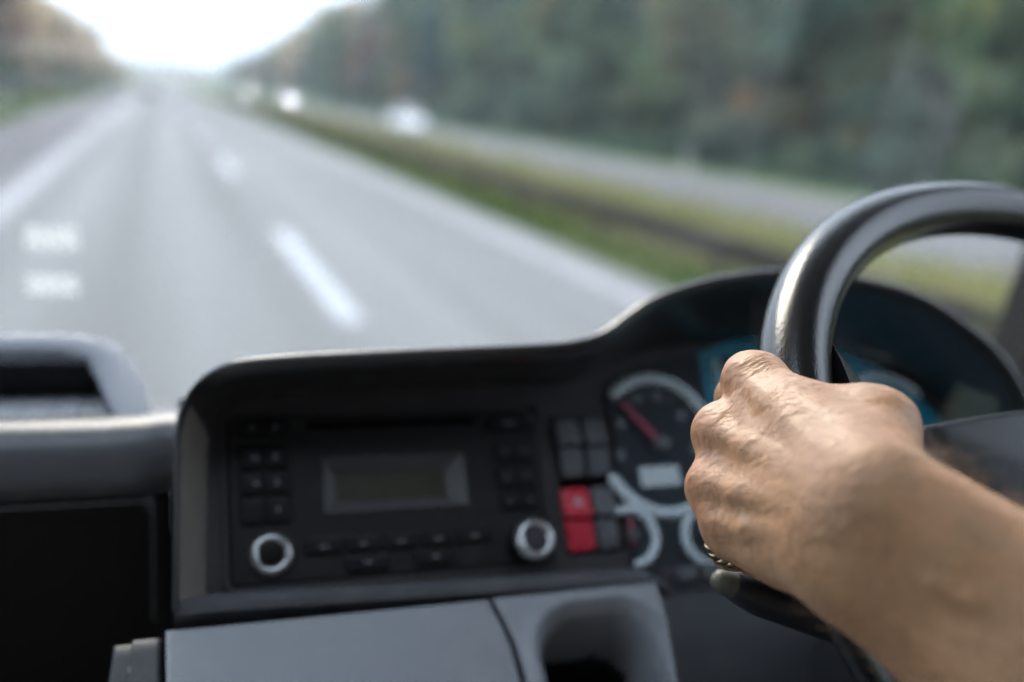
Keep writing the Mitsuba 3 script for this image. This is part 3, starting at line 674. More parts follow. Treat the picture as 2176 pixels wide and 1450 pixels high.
def knob(cu, cv, dia, hgt, m_cap, tilt=(0, 0)):
    k = rp('knob', loft(np.array([[[cu + r * math.cos(a) + tilt[0] * h, cv + r * math.sin(a) + tilt[1] * h, h] for a in np.linspace(0, 2 * math.pi, 49)[:-1]] for r, h in ((dia / 2, .002), (dia / 2, hgt * .9), (dia / 2 - .0012, hgt))]), caps=True), 'gloss_black', smooth=40)
    r0, r1 = dia / 2, dia / 2 - .0048
    pr_ = [(r0 + .0002, hgt - .004), (r0 + .0004, hgt - .0008), (r0 - .0010, hgt + .0012), ((r0 + r1) / 2, hgt + .0019), (r1 + .0008, hgt + .0014), (r1, hgt - .0005)]
    ring = loft(np.array([[[cu + r * math.cos(a) + tilt[0] * h, cv + r * math.sin(a) + tilt[1] * h, h] for a in np.linspace(0, 2 * math.pi, 49)[:-1]] for r, h in pr_]))
    rp('knob_ring', ring, 'silver', k, smooth=60)
    cap = loft(np.array([[[cu + r * math.cos(a) + tilt[0] * h, cv + r * math.sin(a) + tilt[1] * h, h] for a in np.linspace(0, 2 * math.pi, 41)[:-1]] for r, h in ((r1 - .0003, hgt - .001), (r1 - .0008, hgt + .0004), (r1 * .6, hgt + .0006), (.0004, hgt + .0006))]), caps=True)
    rp('knob_cap', cap, m_cap, k, smooth=60)
knob(-.0722, -.0345, .0236, .006, 'gloss_black')
knob(.0800, -.0400, .0240, .022, 'fascia')

# ------------------------------------------------------------------ rocker switches
def switch(u0, u1, v0, v1, mats, label, mark=False):
    s = thing('rocker_switch', label, 'switch', 'rocker switches between radio and gauges')
    def sp(name, mesh, m, parent=None, **kw): return put(name, on(mesh, PANEL), m, parent or s, **kw)
    vm = (v0 + v1) / 2
    sp('well', extr(sbox(u0 - .0009, v0 - .0009, u1 + .0009, v1 + .0009), -.012, -.011), 'gloss_black', smooth=False)
    for nm, a, b, lean in (('upper_half', vm + .0006, v1, .0022), ('lower_half', v0, vm - .0006, -.0004)):
        bm_ = bez_box(u1 - u0, b - a, .0135, .0012, (u0 + u1) / 2, (a + b) / 2, -.0105)
        v = bm_.vertices.copy(); top = v[:, 2] > -.004
        v[top, 2] += (lean + .0018) * (1 - np.abs(v[top, 1] - vm) / (v1 - vm)) + (.0010 if nm == 'upper_half' else 0)
        bm_.vertices = v
        k = sp(nm, bm_, mats[0] if nm == 'upper_half' else mats[1], smooth=30)
        if mark and nm == 'upper_half':
            tri = Polygon([(-.0036, -.0028), (.0036, -.0028), (0, .0034)])
            tri = tri.difference(tri.buffer(-.0009))
            mk = extr(tri, 0, .0003); mk.apply_translation([(u0 + u1) / 2, (a + b) / 2 + .0005, .0062])
            sp('warning_triangle', mk, 'mark_white', k, smooth=False)
switch(.1120, .1268, .0010, .0395, ('switch_grey', 'switch_grey'), 'grey rocker switch at the upper left of the block of four beside the radio')
switch(.1302, .1450, .0010, .0395, ('switch_grey', 'switch_grey'), 'grey rocker switch at the upper right of the block, next to the large gauge')
switch(.1085, .1265, -.0465, -.0065, ('switch_red', 'switch_red'), 'red hazard rocker switch at the lower left of the block', True)
switch(.1290, .1432, -.0465, -.0065, ('switch_grey', 'switch_grey'), 'grey rocker switch just right of the red hazard switch')

# ------------------------------------------------------------------ instrument cluster
clu = thing('instrument_cluster', 'instrument cluster with pale gauge rings and red needles behind the wheel', 'instrument cluster')
def cp(name, mesh, m, parent=None, **kw): return put(name, on(mesh, PANEL), m, parent or clu, **kw)
plate = Polygon(smooth_path([(.1515, .052), (.1515, -.058), (.165, -.0645), (.30, -.066), (.42, -.066), (.437, -.040), (.437, .0), (.422, .030), (.395, .060), (.350, .0865), (.302, .0955), (.262, .0945), (.225, .0835), (.175, .0740), (.156, .0650), (.1515, .052)], 90)).buffer(0)
left_part = sbox(0, -.2, .2285, .2)
cp('face', extr(plate.intersection(left_part), .0005, .0020), 'dial_black', smooth=False, label='black left part of the cluster face')
cp('face', extr(plate.difference(left_part), .0005, .0022), 'teal_reflection', smooth=False, label='teal centre and right part of the cluster face')
def gauge(cu, cv, R, wid, a0, a1, needle, hub, nums, n_len, dial='dial_black', sq=(1.0, 1.0)):
    d = Point(cu, cv).buffer(R - wid * .5, quad_segs=24).intersection(sbox(.1517, -.2, .4365, .2))
    g = cp('gauge', extr(d, .0022, .0030), dial, smooth=False)
    th = np.radians(np.linspace(a0, a1, 90))
    path = np.c_[cu + sq[0] * (R - wid / 2) * np.cos(th), cv + sq[1] * (R - wid / 2) * np.sin(th), np.full(90, .0035)]
    t = tube(path, wid / 2, 14, up=[0, 0, 1.0])
    cp('gauge_ring', t, 'ring_paint', g, smooth=60)
    ticks = []
    for k in range(nums):
        a = math.radians(218 - 256 * k / (nums - 1))
        ti = extr(sbox(-.0008, -.0045 if R > .03 else -.002, .0008, .0), 0, .0004)
        ti.apply_transform(frame([cu + (R - wid - .003) * math.cos(a), cv + (R - wid - .003) * math.sin(a), .0031], [math.sin(a), -math.cos(a), 0], [math.cos(a), math.sin(a), 0], [0, 0, 1]))
        if cu + (R - wid) * math.cos(a) > .155: ticks.append(ti)
    if ticks: cp('tick_marks', cat_(ticks), 'dial_print', g, smooth=False)
    a = math.radians(needle)
    dv = np.array([math.cos(a), math.sin(a), 0])
    c = np.array([cu, cv, .0062])
    cp('needle', tube([c - dv * .004, c + dv * n_len * .5, c + dv * n_len], [.0027, .0024, .0019] if R > .03 else [.0015, .0013, .0010], 8, flat=.5), 'needle_red', g, smooth=60)
    cp('needle_hub', loft(np.array([[[cu + r * math.cos(q), cv + r * math.sin(q), h] for q in np.linspace(0, 2 * math.pi, 25)[:-1]] for r, h in ((hub, .003), (hub, .0085), (hub * .8, .0095), (.0002, .0098))]), caps=True), 'switch_grey', g, smooth=50)
    return g
def numerals(g, cu, cv, rad, items, h, m='mark_grey'):
    for txt, ang in items:
        t = meshkit.text_mesh(txt, h, .0004)
        b = t.bounds.mean(0)
        t.apply_translation([cu + rad * math.cos(math.radians(ang)) - b[0], cv + rad * math.sin(math.radians(ang)) - b[1], .0031])
        cp('numeral', t, m, g, smooth=False)
G1 = gauge(.1838, .0192, .0484, .0078, 128, -152, 128.5, .0056, 11, .0360, sq=(.960, 1.045))
DM = [(.1588, .0353), (.1545, .0135), (.1745, .0527), (.1895, .0532), (.2045, .0390), (.2100, .0152)]
cp('dial_mark', cat_([extr(sbox(a - .0019, b - .0024, a + .0019, b + .0024).buffer(.0008), .0030, .0034) for a, b in DM]), 'dial_print', G1, smooth=False)
cp('gauge_display', bez_box(.0290, .0135, .0012, .0006, .1800, -.0022, .0030), 'lcd_grey', G1)
G2 = gauge(.1512, -.0402, .0203, .0056, 112, -84, 88, .0030, 5, .0120)
G3 = gauge(.2085, -.0438, .0213, .0056, 55, 318, 60, .0030, 5, .0120)
G4 = gauge(.3740, .0190, .0480, .0070, 43, 332, 215, .0052, 11, .0325, 'teal_reflection')
G5 = gauge(.3500, -.0440, .0205, .0056, 125, -138, 120, .0030, 5, .0120, 'teal_reflection')
G6 = gauge(.4060, -.0400, .0205, .0056, 68, 264, 92, .0030, 5, .0120, 'teal_reflection')
sc = cp('centre_display', bez_box(.086, .056, .0016, .0012, .2800, .0530, .0020), 'gloss_black')
cp('display_bar', bez_box(.0090, .040, .0008, .0006, .2395, .0600, .0036), 'lcd_teal', sc)
# clear lens over the face
cp('lens', extr(plate.buffer(-.001), .0135, .0150) if False else TM(*[np.array([[.2290, -.064, .006], [.436, -.064, .006], [.436, .03, .0483], [.2290, .092, .0762]]), [[0, 1, 2], [0, 2, 3]]]), 'lens_plastic', smooth=False)

# ------------------------------------------------------------------ steering wheel and column
TAU, YAW = .937, .101
WC = lift([.469, .289, -.172])
WX = np.array([math.cos(YAW), math.sin(YAW), 0])
WY = np.array([-math.sin(YAW) * math.sin(TAU), math.cos(YAW) * math.sin(TAU), math.cos(TAU)])
WN = np.cross(WX, WY)
WHEEL = frame(WC, WX, WY, WN)
RW, RR = .225, .0158
sw = thing('steering_wheel', 'black leather-grained steering wheel held by the driver\'s hand', 'steering wheel')
def wp(name, mesh, m, parent=None, **kw): return put(name, on(mesh, WHEEL), m, parent or sw, **kw)
th = np.linspace(0, 2 * math.pi, 241)[:-1]
ph = np.linspace(0, 2 * math.pi, 37)[:-1]
def rim_r(p): # slightly flattened thumb side
    return RR * (1 + .035 * np.cos(2 * p))
rim = np.array([[[(RW + rim_r(p) * math.cos(p)) * math.cos(a), (RW + rim_r(p) * math.cos(p)) * math.sin(a), rim_r(p) * math.sin(p)] for p in ph] for a in th])
wp('rim', loft(np.concatenate([rim, rim[:1]])), 'wheel_skin', smooth=True)
# spokes: flat arms that leave the inside of the rim with a step and run to the hub
def spoke(sgn):
    secs = []
    for t in np.linspace(0, 1, 26):
        a_hi, a_lo = math.radians(142.5), math.radians(186)
        rad_hi = RW - .010
        p0 = np.array([rad_hi * math.cos(a_hi), rad_hi * math.sin(a_hi)]); p1 = np.array([-.100, .052])
        b0 = np.array([rad_hi * math.cos(a_lo), rad_hi * math.sin(a_lo)]); b1 = np.array([-.100, -.052])
        hi = p0 * (1 - t) ** 2 + 2 * t * (1 - t) * np.array([-.152, .074]) + p1 * t * t
        lo = b0 * (1 - t) ** 2 + 2 * t * (1 - t) * np.array([-.160, -.035]) + b1 * t * t
        zt, zb = .0120 - .024 * t, -.0125 - .022 * t
        c = (hi + lo) / 2; hv = (hi - lo) / 2
        ringp = []
        for q in np.linspace(0, 2 * math.pi, 29)[:-1]:
            x, z = math.cos(q), math.sin(q)
            x = math.copysign(abs(x) ** .7, x); z = math.copysign(abs(z) ** .6, z)
            w = c + hv * x
            ringp.append([w[0] * sgn, w[1], (zt + zb) / 2 + (zt - zb) / 2 * z])
        secs.append(ringp)
    m = loft(np.array(secs), caps=True)
    if sgn < 0: m.invert()
    return m
wp('spoke', spoke(1), 'hub_skin', smooth=45)
wp('spoke', spoke(-1), 'hub_skin', smooth=45)
def hubpad():
    base = np.array(smooth_path([(-.1285, .060), (-.1305, .0835), (-.127, .0885), (-.118, .0900), (-.05, .0935), (0, .0945), (.05, .0935), (.118, .0900), (.127, .0885), (.1305, .0835), (.1285, .060), (.118, 0), (.095, -.070), (.070, -.100), (0, -.110), (-.070, -.100), (-.095, -.070), (-.118, 0), (-.1285, .060)], 180))[:-1]
    rings = []
    for s, z in ((1.0, -.075), (1.0, -.026), (.996, -.0195), (.985, -.0150), (.968, -.0120), (.945, -.0103), (.91, -.0092), (.7, -.0062), (.4, -.003), (.02, -.002)):
        rings.append(np.c_[base * s, np.full(len(base), z)])
    return loft(np.array(rings), caps=True)
wp('hub_pad', hubpad(), 'hub_skin', smooth=50)
col = thing('steering_column', 'dark steering column shroud under the wheel, mostly behind the forearm', 'steering column')
cs = []
for z, a, b, cy in ((-.080, .105, .085, -.005), (-.09, .115, .095, -.005), (-.13, .115, .095, -.005), (-.18, .105, .09, -.01), (-.26, .09, .08, -.02), (-.34, .08, .07, -.03)):
    cs.append([[a * math.copysign(abs(math.cos(q)) ** .7, math.cos(q)), cy + b * math.copysign(abs(math.sin(q)) ** .7, math.sin(q)), z] for q in np.linspace(0, 2 * math.pi, 41)[:-1]])
put('shroud', on(loft(np.array(cs), caps=True), WHEEL), 'stalk_black', col, smooth=50)
stk = thing('control_stalk', 'stubby black control stalk with a round olive end below the hand', 'control stalk')
sa, sb = np.array([-.219, .0535, -.0775]), np.array([-.095, .012, -.105])
sd = (sb - sa) / np.linalg.norm(sb - sa)
put('lever', on(tube([sa + sd * .006, sa + sd * .02, sa + sd * .05, sa + sd * .09, sb], [.0075, .0105, .0115, .0125, .013], 24), WHEEL), 'stalk_black', stk, smooth=60)
put('end_cap', on(tube([sa - sd * .001, sa + sd * .004, sa + sd * .0085], [.0060, .0066, .0068], 24), WHEEL), 'stalk_end', stk, smooth=60)
mk = []
side = np.cross(sd, [0, 0, 1.0]); side /= np.linalg.norm(side); tp = np.cross(side, sd)
if tp[2] < 0: tp = -tp
for k, (w, l) in enumerate(((.0012, .006), (.0045, .0014), (.0012, .006), (.0040, .0012), (.0014, .0045))):
    c = sa + sd * (.058 + .006 * k) + tp * .0121
    b = trimesh.creation.box((l, w, .0006)); b.apply_transform(frame(c, sd, np.cross(tp, sd), tp)); mk.append(b)
put('mark', on(cat_(mk), WHEEL), 'mark_grey', stk, smooth=False)
# ------------------------------------------------------------------ the driver's left forearm and hand
JT = {'W': (0.2204, 0.2544, -0.1250), 'I': (0.2358, 0.3434, -0.1052), 'M': (0.2203, 0.3355, -0.1249), 'Rg': (0.2125, 0.3228, -0.1429), 'Pk': (0.2126, 0.3102, -0.1539), 'TC': (0.2372, 0.2688, -0.1172), 'TM': (0.2537, 0.2874, -0.1062), 'TI': (0.2620, 0.3155, -0.1130), 'TT': (0.2685, 0.3405, -0.1170), 'E': (0.3740, 0.0710, -0.2390)}
FG = [[(0.2456, 0.3691, -0.1197), (0.2579, 0.3769, -0.1359), (0.2684, 0.3621, -0.1358)], [(0.2388, 0.3593, -0.1468), (0.2501, 0.3622, -0.1621), (0.2631, 0.3455, -0.1572)], [(0.2331, 0.3440, -0.1635), (0.2454, 0.3474, -0.1758), (0.2577, 0.3315, -0.1685)], [(0.2294, 0.3357, -0.1760), (0.2470, 0.3401, -0.1849), (0.2577, 0.3291, -0.1783)]]
JT = {k: lift(v) for k, v in JT.items()}
class Field:
    """smooth union of tapered capsules"""
    def __init__(self): self.prims = []
    def cap(self, a, b, ra, rb, k): self.prims.append((np.asarray(a, float), np.asarray(b, float), ra, rb, k)); return self
    def chain(self, pts, rad, k):
        for i in range(len(pts) - 1): self.cap(pts[i], pts[i + 1], rad[i], rad[i + 1], k)
    def __call__(self, p, only=None):
        d = np.full(len(p), 1e3)
        for a, b, ra, rb, k in self.prims:
            ab = b - a; L2 = ab @ ab + 1e-12
            lo = np.minimum(a, b) - max(ra, rb) - .03; hi = np.maximum(a, b) + max(ra, rb) + .03
            w = ((p > lo) & (p < hi)).all(1) if len(p) > 20000 else slice(None)
            q = p[w]
            if not len(q): continue
            t = np.clip((q - a) @ ab / L2, 0, 1)
            e = np.linalg.norm(q - a - t[:, None] * ab, axis=1) - (ra + (rb - ra) * t)
            o = d[w]
            if k < 0:   # groove
                kk = -k
                h = np.clip(.5 - .5 * (o + e) / kk, 0, 1)
                d[w] = o * (1 - h) + (-e) * h + kk * h * (1 - h)
            else:
                h = np.clip(.5 + .5 * (o - e) / k, 0, 1)
                d[w] = o * (1 - h) + e * h - k * h * (1 - h)
        return d
def surface(field, lo, hi, cell):
    """naive surface nets on a sparse grid"""
    lo, hi = np.asarray(lo), np.asarray(hi)
    B_ = 8
    n = (np.ceil((hi - lo) / cell / B_).astype(int)) * B_
    bc = np.stack(np.meshgrid(*[np.arange(m // B_) for m in n], indexing='ij'), -1).reshape(-1, 3)
    dc = field(lo + (bc * B_ + B_ / 2) * cell)
    D = np.full(n + 1, 1.0, np.float32)
    for b in bc[dc < 0]: D[b[0] * 8:b[0] * 8 + 9, b[1] * 8:b[1] * 8 + 9, b[2] * 8:b[2] * 8 + 9] = -1
    near = bc[np.abs(dc) < cell * B_ * 1.0 + .004]
    off = np.stack(np.meshgrid(*[np.arange(9)] * 3, indexing='ij'), -1).reshape(-1, 3)
    for c in range(0, len(near), 700):
        idx = (near[c:c + 700, None] * B_ + off).reshape(-1, 3)
        D[idx[:, 0], idx[:, 1], idx[:, 2]] = field(lo + idx * cell)
    S = D < 0
    corner = [S[i:n[0] + i, j:n[1] + j, k:n[2] + k] for i in (0, 1) for j in (0, 1) for k in (0, 1)]
    tot = sum(c.astype(np.int8) for c in corner)
    cells = np.argwhere((tot > 0) & (tot < 8))
    num = np.full(n, -1, np.int32); num[tuple(cells.T)] = np.arange(len(cells))
    acc, cnt = np.zeros((len(cells), 3)), np.zeros(len(cells))
    cor = np.array([(i, j, k) for i in (0, 1) for j in (0, 1) for k in (0, 1)])
    val = np.stack([D[cells[:, 0] + i, cells[:, 1] + j, cells[:, 2] + k] for i, j, k in cor], 1)
    for a in range(8):
        for b in range(a + 1, 8):
            if np.abs(cor[a] - cor[b]).sum() != 1: continue
            va, vb = val[:, a], val[:, b]
            x = (va < 0) != (vb < 0)
            t = np.where(x, va / np.where(x, va - vb, 1), 0)
            acc += np.where(x[:, None], cor[a] + t[:, None] * (cor[b] - cor[a]), 0); cnt += x
    v = lo + (cells + acc / np.maximum(cnt, 1)[:, None]) * cell
    faces = []
    for ax in range(3):
        b, c = (ax + 1) % 3, (ax + 2) % 3
        s0 = [slice(1, n[i]) for i in range(3)]; s0[ax] = slice(0, n[ax])
        s1 = list(s0); s1[ax] = slice(1, n[ax] + 1)
        A_, B2 = S[tuple(s0)], S[tuple(s1)]
        for flip, m in ((False, A_ & ~B2), (True, ~A_ & B2)):
            e = np.argwhere(m); off_ = np.array([1, 1, 1]); off_[ax] = 0; e = e + off_
            q = []
            for db, dc_ in ((-1, -1), (0, -1), (0, 0), (-1, 0)):
                g = e.copy(); g[:, b] += db; g[:, c] += dc_
                q.append(num[tuple(g.T)])
            q = np.stack(q, 1)
            faces.append(q[:, ::-1] if flip else q)
    q = np.vstack(faces); q = q[(q >= 0).all(1)]
    return TM(v, np.vstack([q[:, [0, 1, 2]], q[:, [0, 2, 3]]]))

F_ = Field()
W_ = JT['W']
mcps = [JT['I'], JT['M'], JT['Rg'], JT['Pk']]
across = mcps[0] - mcps[3]; across /= np.linalg.norm(across)
DOR = np.cross(JT['I'] - W_, JT['Pk'] - W_); DOR /= np.linalg.norm(DOR)
if DOR @ (np.array([0, 0, EYE]) - W_) < 0: DOR = -DOR
FORE = JT['E'] - W_; FORE /= np.linalg.norm(FORE)
armx = np.cross(FORE, DOR); armx /= np.linalg.norm(armx)
if armx @ across < 0: armx = -armx
armd = np.cross(armx, FORE); armd *= np.sign(armd @ DOR)
# forearm: two bones' worth of muscle, narrow at the wrist
for s, r0, r1, r2 in ((1, .0195, .026, .036), (-1, .0185, .026, .034)):
    a0 = W_ + armx * s * .0105 + FORE * .004; a1 = W_ + FORE * .075 + armx * s * .0125; a2 = W_ + FORE * .17 + armx * s * .012; a3 = JT['E'] + armx * s * .004
    F_.cap(a0, a1, r0, r1, .012).cap(a1, a2, r1, r2, .02).cap(a2, a3, r2, .034, .02)
F_.cap(JT['E'], JT['E'] + np.array([.02, -.16, .10]), .040, .050, .03)
F_.cap(W_ - armx * .020 + armd * .009 + FORE * .012, W_ - armx * .018 + armd * .007 + FORE * .045, .0085, .0075, .012)   # ulna head
# palm
cm_off = (.0150, .0055, -.0050, -.0135)
mr0, mr1 = (.0150, .0155, .0150, .0140), (.0118, .0120, .0113, .0103)
cmcs = []
for i, m in enumerate(mcps):
    c0 = W_ + across * cm_off[i] - DOR * .001 + (m - W_) / np.linalg.norm(m - W_) * .010
    cmcs.append(c0)
    F_.cap(c0, m - DOR * .0022, mr0[i], mr1[i], .0085)
F_.cap(W_, (mcps[1] + mcps[2]) / 2 - DOR * .007, .018, .010, .012)
for i in range(3):
    F_.cap(cmcs[i] * .5 + mcps[i] * .5 - DOR * .004, cmcs[i + 1] * .5 + mcps[i + 1] * .5 - DOR * .004, .0102, .0100, .010)
# hypothenar and thenar pads
F_.cap(W_ - across * .017 - DOR * .006, mcps[3] * .8 + W_ * .2 - DOR * .008 - across * .004, .0145, .0125, .012)
F_.cap(JT['TC'], JT['TM'], .0150, .0128, .012)
F_.cap(W_ + across * .012 - DOR * .003, JT['TC'], .0155, .0150, .014)
F_.cap(JT['TM'], JT['TI'], .0118, .0105, .008)
F_.cap(JT['TI'], JT['TT'], .0104, .0085, .006)
F_.cap(JT['TM'] * .55 + JT['TC'] * .45, mcps[0] * .55 + W_ * .45, .0085, .0085, .014)      # web of the thumb
F_.cap(JT['TM'] + DOR * .001, JT['TM'] * .93 + JT['TC'] * .07, .0132, .0130, .006)
F_.cap(mcps[0] * .72 + W_ * .28 - DOR * .002, JT['TM'] * .8 + mcps[0] * .2, .0105, .0100, .012)
# fingers: each wraps the rim at its own angle
fing = []
for i, m in enumerate(mcps):
    r = [(.0112, .0098, .0086, .0074), (.0114, .0100, .0088, .0075), (.0108, .0095, .0083, .0072), (.0096, .0083, .0072, .0062)][i]
    pts = [m] + [lift(q) for q in FG[i]]
    F_.chain(pts, r, .005)
    fing.append((pts, r))
    F_.cap(m + DOR * .0020, m + DOR * .0026 + (m - cmcs[i]) * .03, r[0] * .90, r[0] * .84, .011)     # knuckle
# tendons and veins on the back of the hand
for i, m in enumerate(mcps):
    lift0 = .0125
    a = cmcs[i] * .75 + W_ * .25 + DOR * .0130; b = m * .55 + cmcs[i] * .45 + DOR * .0105; c = m + DOR * .0098
    F_.cap(a + DOR * .0002, b + DOR * .0007, .0022, .0030, .0050); F_.cap(b + DOR * .0007, c + DOR * .0002, .0030, .0034, .0060)
def vein(pts, r):
    pts = smooth_path(np.array(pts), 14); F_.chain(pts, [r * 1.5] * 14, .0034)
def dorsal(fa, t, up): return (cmcs[0] * (1 - t) + mcps[0] * t) * (1 - fa) + (cmcs[3] * (1 - t) + mcps[3] * t) * fa + DOR * up
vein([dorsal(.08, .95, .0108), dorsal(.26, .72, .0118), dorsal(.34, .45, .0130), dorsal(.30, .10, .0138), dorsal(.34, -.35, .0150)], .0015)
vein([dorsal(.52, .92, .0100), dorsal(.46, .62, .0122), dorsal(.34, .42, .0130)], .0014)
vein([dorsal(.86, .86, .0098), dorsal(.70, .55, .0118), dorsal(.62, .20, .0138), dorsal(.70, -.25, .0150)], .0014)
vein([dorsal(.62, .30, .0134), dorsal(.48, .15, .0138), dorsal(.38, .0, .0142)], .0012)
va = W_ + FORE * .03
vein([va + armx * .004 + armd * .0192, va + FORE * .04 + armx * .010 + armd * .0225, va + FORE * .08 + armx * .004 + armd * .0245, va + FORE * .13 + armx * .012 + armd * .028], .0018)
# creases where the thumb root folds
allp = np.array([p for a, b, *_ in F_.prims for p in (a, b)])
skin_mesh = surface(F_, allp.min(0) - .062, allp.max(0) + .062, .0011)
v = skin_mesh.vertices
for _ in range(2):   # settle on the surface
    e = 4e-4
    g = np.stack([F_(v + np.eye(3)[k] * e) - F_(v - np.eye(3)[k] * e) for k in range(3)], 1) / (2 * e)
    v = v - np.clip(.7 * F_(v), -5e-4, 5e-4)[:, None] * g / np.maximum(np.linalg.norm(g, axis=1, keepdims=True), .3)
from scipy.sparse import coo_matrix
fe = skin_mesh.faces
ii = np.r_[fe[:, 0], fe[:, 1], fe[:, 2]]; jj = np.r_[fe[:, 1], fe[:, 2], fe[:, 0]]
A_ = coo_matrix((np.ones(len(ii)), (ii, jj)), (len(v), len(v))).tocsr(); A_ = ((A_ + A_.T) > 0).astype(float)
deg = np.asarray(A_.sum(1))
for _ in range(3): v = v * .5 + .5 * (A_ @ v) / deg
# skin folds: shallow creases across the back of the hand, real relief
skin_mesh.vertices = v
vn = np.array(skin_mesh.vertex_normals)
onhand = 1 - .75 * smooth01(((v - W_) @ FORE) / .05 + .3)
fd = (mcps[1] - W_) / np.linalg.norm(mcps[1] - W_)
s_, t_ = v @ across, v @ fd
wob = meshkit.fbm(v * 110, 3, 2)
cre = meshkit.noise(np.c_[t_ * 330 + wob * 4, s_ * 95, v @ DOR * 60], 31)
cre2 = meshkit.noise(np.c_[t_ * 180 + wob * 3, s_ * 330, v @ DOR * 60], 32)
kn = sum(np.exp(-(np.linalg.norm(v - (m + DOR * .008), axis=1) / .013) ** 2) for m in mcps).clip(0, 1)
v = v + vn * ((cre - .5) * (.00022 + .00050 * kn) * onhand + (cre2 - .5) * .00022 * onhand + (meshkit.fbm(v * 45, 2, 8) - .5) * .0004)[:, None]
skin_mesh.vertices = v
alongf = np.clip(((v - W_) @ FORE) / .10, 0, 1)
A0 = [float(x) for x in across]; F0 = [float(x) for x in (mcps[1] - W_) / np.linalg.norm(mcps[1] - W_)]
W0 = [float(x) for x in W_]; E0 = [float(x) for x in FORE]
KN = [([float(x) for x in m + DOR * .009], .0085, .85) for m in mcps] + [([float(x) for x in p], .011, .5) for pts, r in fing for p in pts[1:3]]
def hand_axes(p):
    s = p.x * A0[0] + p.y * A0[1] + p.z * A0[2]; t = p.x * F0[0] + p.y * F0[1] + p.z * F0[2]
    al = (p.x - W0[0]) * E0[0] + (p.y - W0[1]) * E0[1] + (p.z - W0[2]) * E0[2]
    return s, t, 1 - .85 * smoothstep(-.012, .022, al)
def wrinkle(p, n, uv):
    s, t, hand = hand_axes(p)
    w = fbm(p.x * 120, p.y * 120, p.z * 120, 2)
    return (noise(t * 1150 + w * 5, s * 300, p.z * 200) * .8 + noise(t * 420 + w * 3, s * 900, p.x * 300) * .5) * hand + fbm(p.x * 1300, p.y * 1300, p.z * 1300, 2) * .3
def skin_colour(p, n, uv):
    s, t, hand = hand_axes(p)
    mot = fbm(p.x * 75, p.y * 75, p.z * 75, 4) - .5
    fine = fbm(p.x * 500, p.y * 500, p.z * 500, 2) - .5
    k = 1 + .30 * mot + .22 * fine
    red = mi.Float(0)
    for c, r_, a in KN:
        red += a * dr.exp(-(dr.square(p.x - c[0]) + dr.square(p.y - c[1]) + dr.square(p.z - c[2])) / r_ ** 2)
    red = dr.minimum(red, 1)
    w = fbm(p.x * 140, p.y * 140, p.z * 140, 2)
    l1 = smoothstep(.56, .80, noise(t * 820 + w * 6, s * 150, p.z * 90))
    l2 = smoothstep(.60, .82, noise(s * 620 + w * 5, t * 170, p.x * 90))
    crease = dr.minimum(l1 * .9 + l2 * .6, 1) * hand
    spot = smoothstep(.83, .90, noise(p.x * 340, p.y * 340, p.z * 340)) * .16
    vein = smoothstep(.62, .76, noise(p.x * 85 + 3, p.y * 85, p.z * 85)) * .10
    k = k * (1 - .17 * crease) * (1 - spot)
    k = k * (1 + .16 * (1 - hand))  # forearm colour raised to make up for the weak light there
    r = .465 * k * (1 - .03 * red - .5 * vein)
    g = .254 * k * (1 - .22 * red - .05 * crease) * (1 + .05 * vein)
    b = .138 * k * (1 - .18 * red - .08 * crease) * (1 + .25 * vein)
    return mi.Color3f(dr.clip(r, 0, 1), dr.clip(g, 0, 1), dr.clip(b, 0, 1))
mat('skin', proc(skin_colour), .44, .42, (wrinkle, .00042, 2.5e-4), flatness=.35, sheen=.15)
per = put('person', skin_mesh, 'skin', smooth=True, label="bare left forearm and hand gripping the steering wheel rim from outside", cat='person')
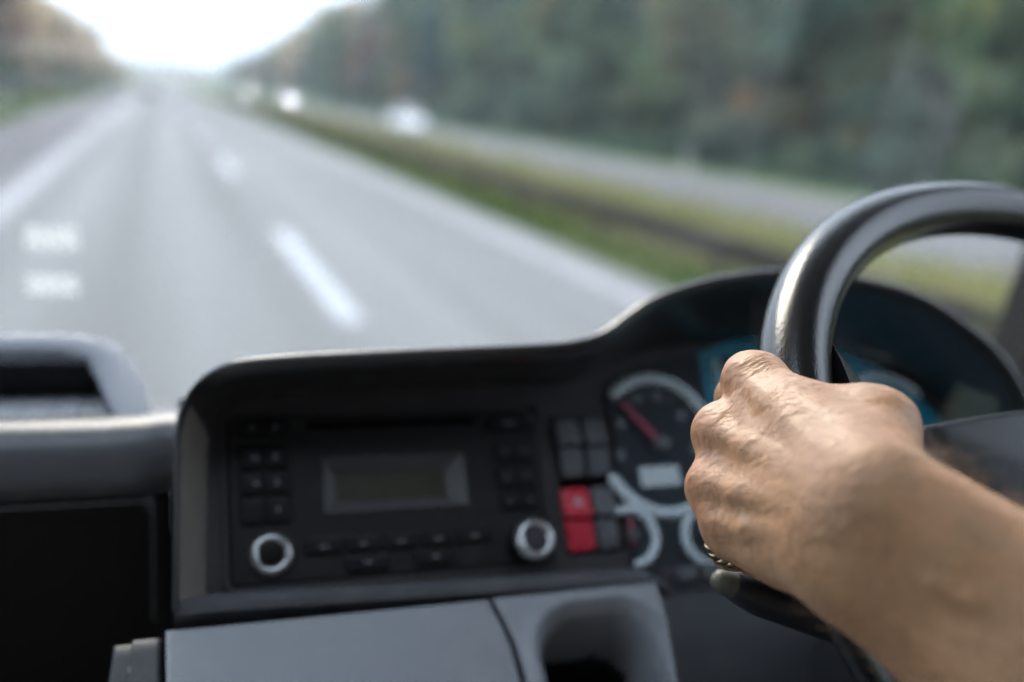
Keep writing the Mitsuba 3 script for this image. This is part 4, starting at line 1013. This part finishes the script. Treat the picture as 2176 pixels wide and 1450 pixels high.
# fine hairs along the edge of the forearm
rng = np.random.default_rng(5)
sel = np.flatnonzero((alongf > .05) & (((v - W_) @ FORE) < .16))
vn = skin_mesh.vertex_normals
hair = []
for i in rng.choice(sel, 1500, replace=False):
    n_ = vn[i]; d = -FORE * .5 - armx * .6 * np.sign((v[i] - W_) @ armx + .01) * 0 + n_ * .55 + rng.normal(0, .22, 3)
    L = rng.uniform(.007, .016)
    p0 = v[i] - n_ * .0004
    pts = np.array([p0, p0 + d * L * .5, p0 + d * L * .95 - n_ * L * .18])
    hair.append(tube(pts, [8e-5, 7e-5, 3e-5], 3, caps=False))
eye_d = np.array([0, 0, EYE]) - v
edge = np.flatnonzero((np.abs((vn * eye_d).sum(1) / np.linalg.norm(eye_d, axis=1)) < .16) & (((v - W_) @ FORE) > .004) & (((v - W_) @ FORE) < .13) & (((v - W_) @ armx) > 0))
for i in rng.choice(edge, min(200, len(edge)), replace=False):
    n_ = vn[i]; d = FORE * rng.uniform(-.2, .8) + n_ * .8 + rng.normal(0, .25, 3)
    L = rng.uniform(.006, .013); p0 = v[i] - n_ * .0004
    hair.append(tube(np.array([p0, p0 + d * L * .5, p0 + d * L * .9 + FORE * L * .2]), [8e-5, 7e-5, 3e-5], 3, caps=False))
mat('hair', (.22, .13, .07), .5)
put('arm_hair', cat_(hair), 'hair', per, smooth=True, kind='stuff')
# braided ring on the little finger
pts, r = fing[3]
rc = pts[0] * .45 + pts[1] * .55
ax = pts[1] - pts[0]; ax /= np.linalg.norm(ax)
ra_ = np.cross(ax, DOR); ra_ /= np.linalg.norm(ra_); rb_ = np.cross(ax, ra_)
rgm = []
rad0 = r[0] * .40 + r[1] * .60 + .0010
tt = np.linspace(0, 2 * math.pi, 181)[:-1]
for s in (0, math.pi):
    ppath = np.array([rc + (ra_ * math.cos(a) + rb_ * math.sin(a)) * (rad0 + .0012 * math.cos(9 * a + s)) + ax * .0015 * math.sin(9 * a + s) for a in tt])
    rgm.append(tube(ppath, .00135, 9, closed=True, up=ax))
put('finger_ring', cat_(rgm), 'gold_metal', smooth=True, label='braided dark gold ring on the little finger', cat='ring')
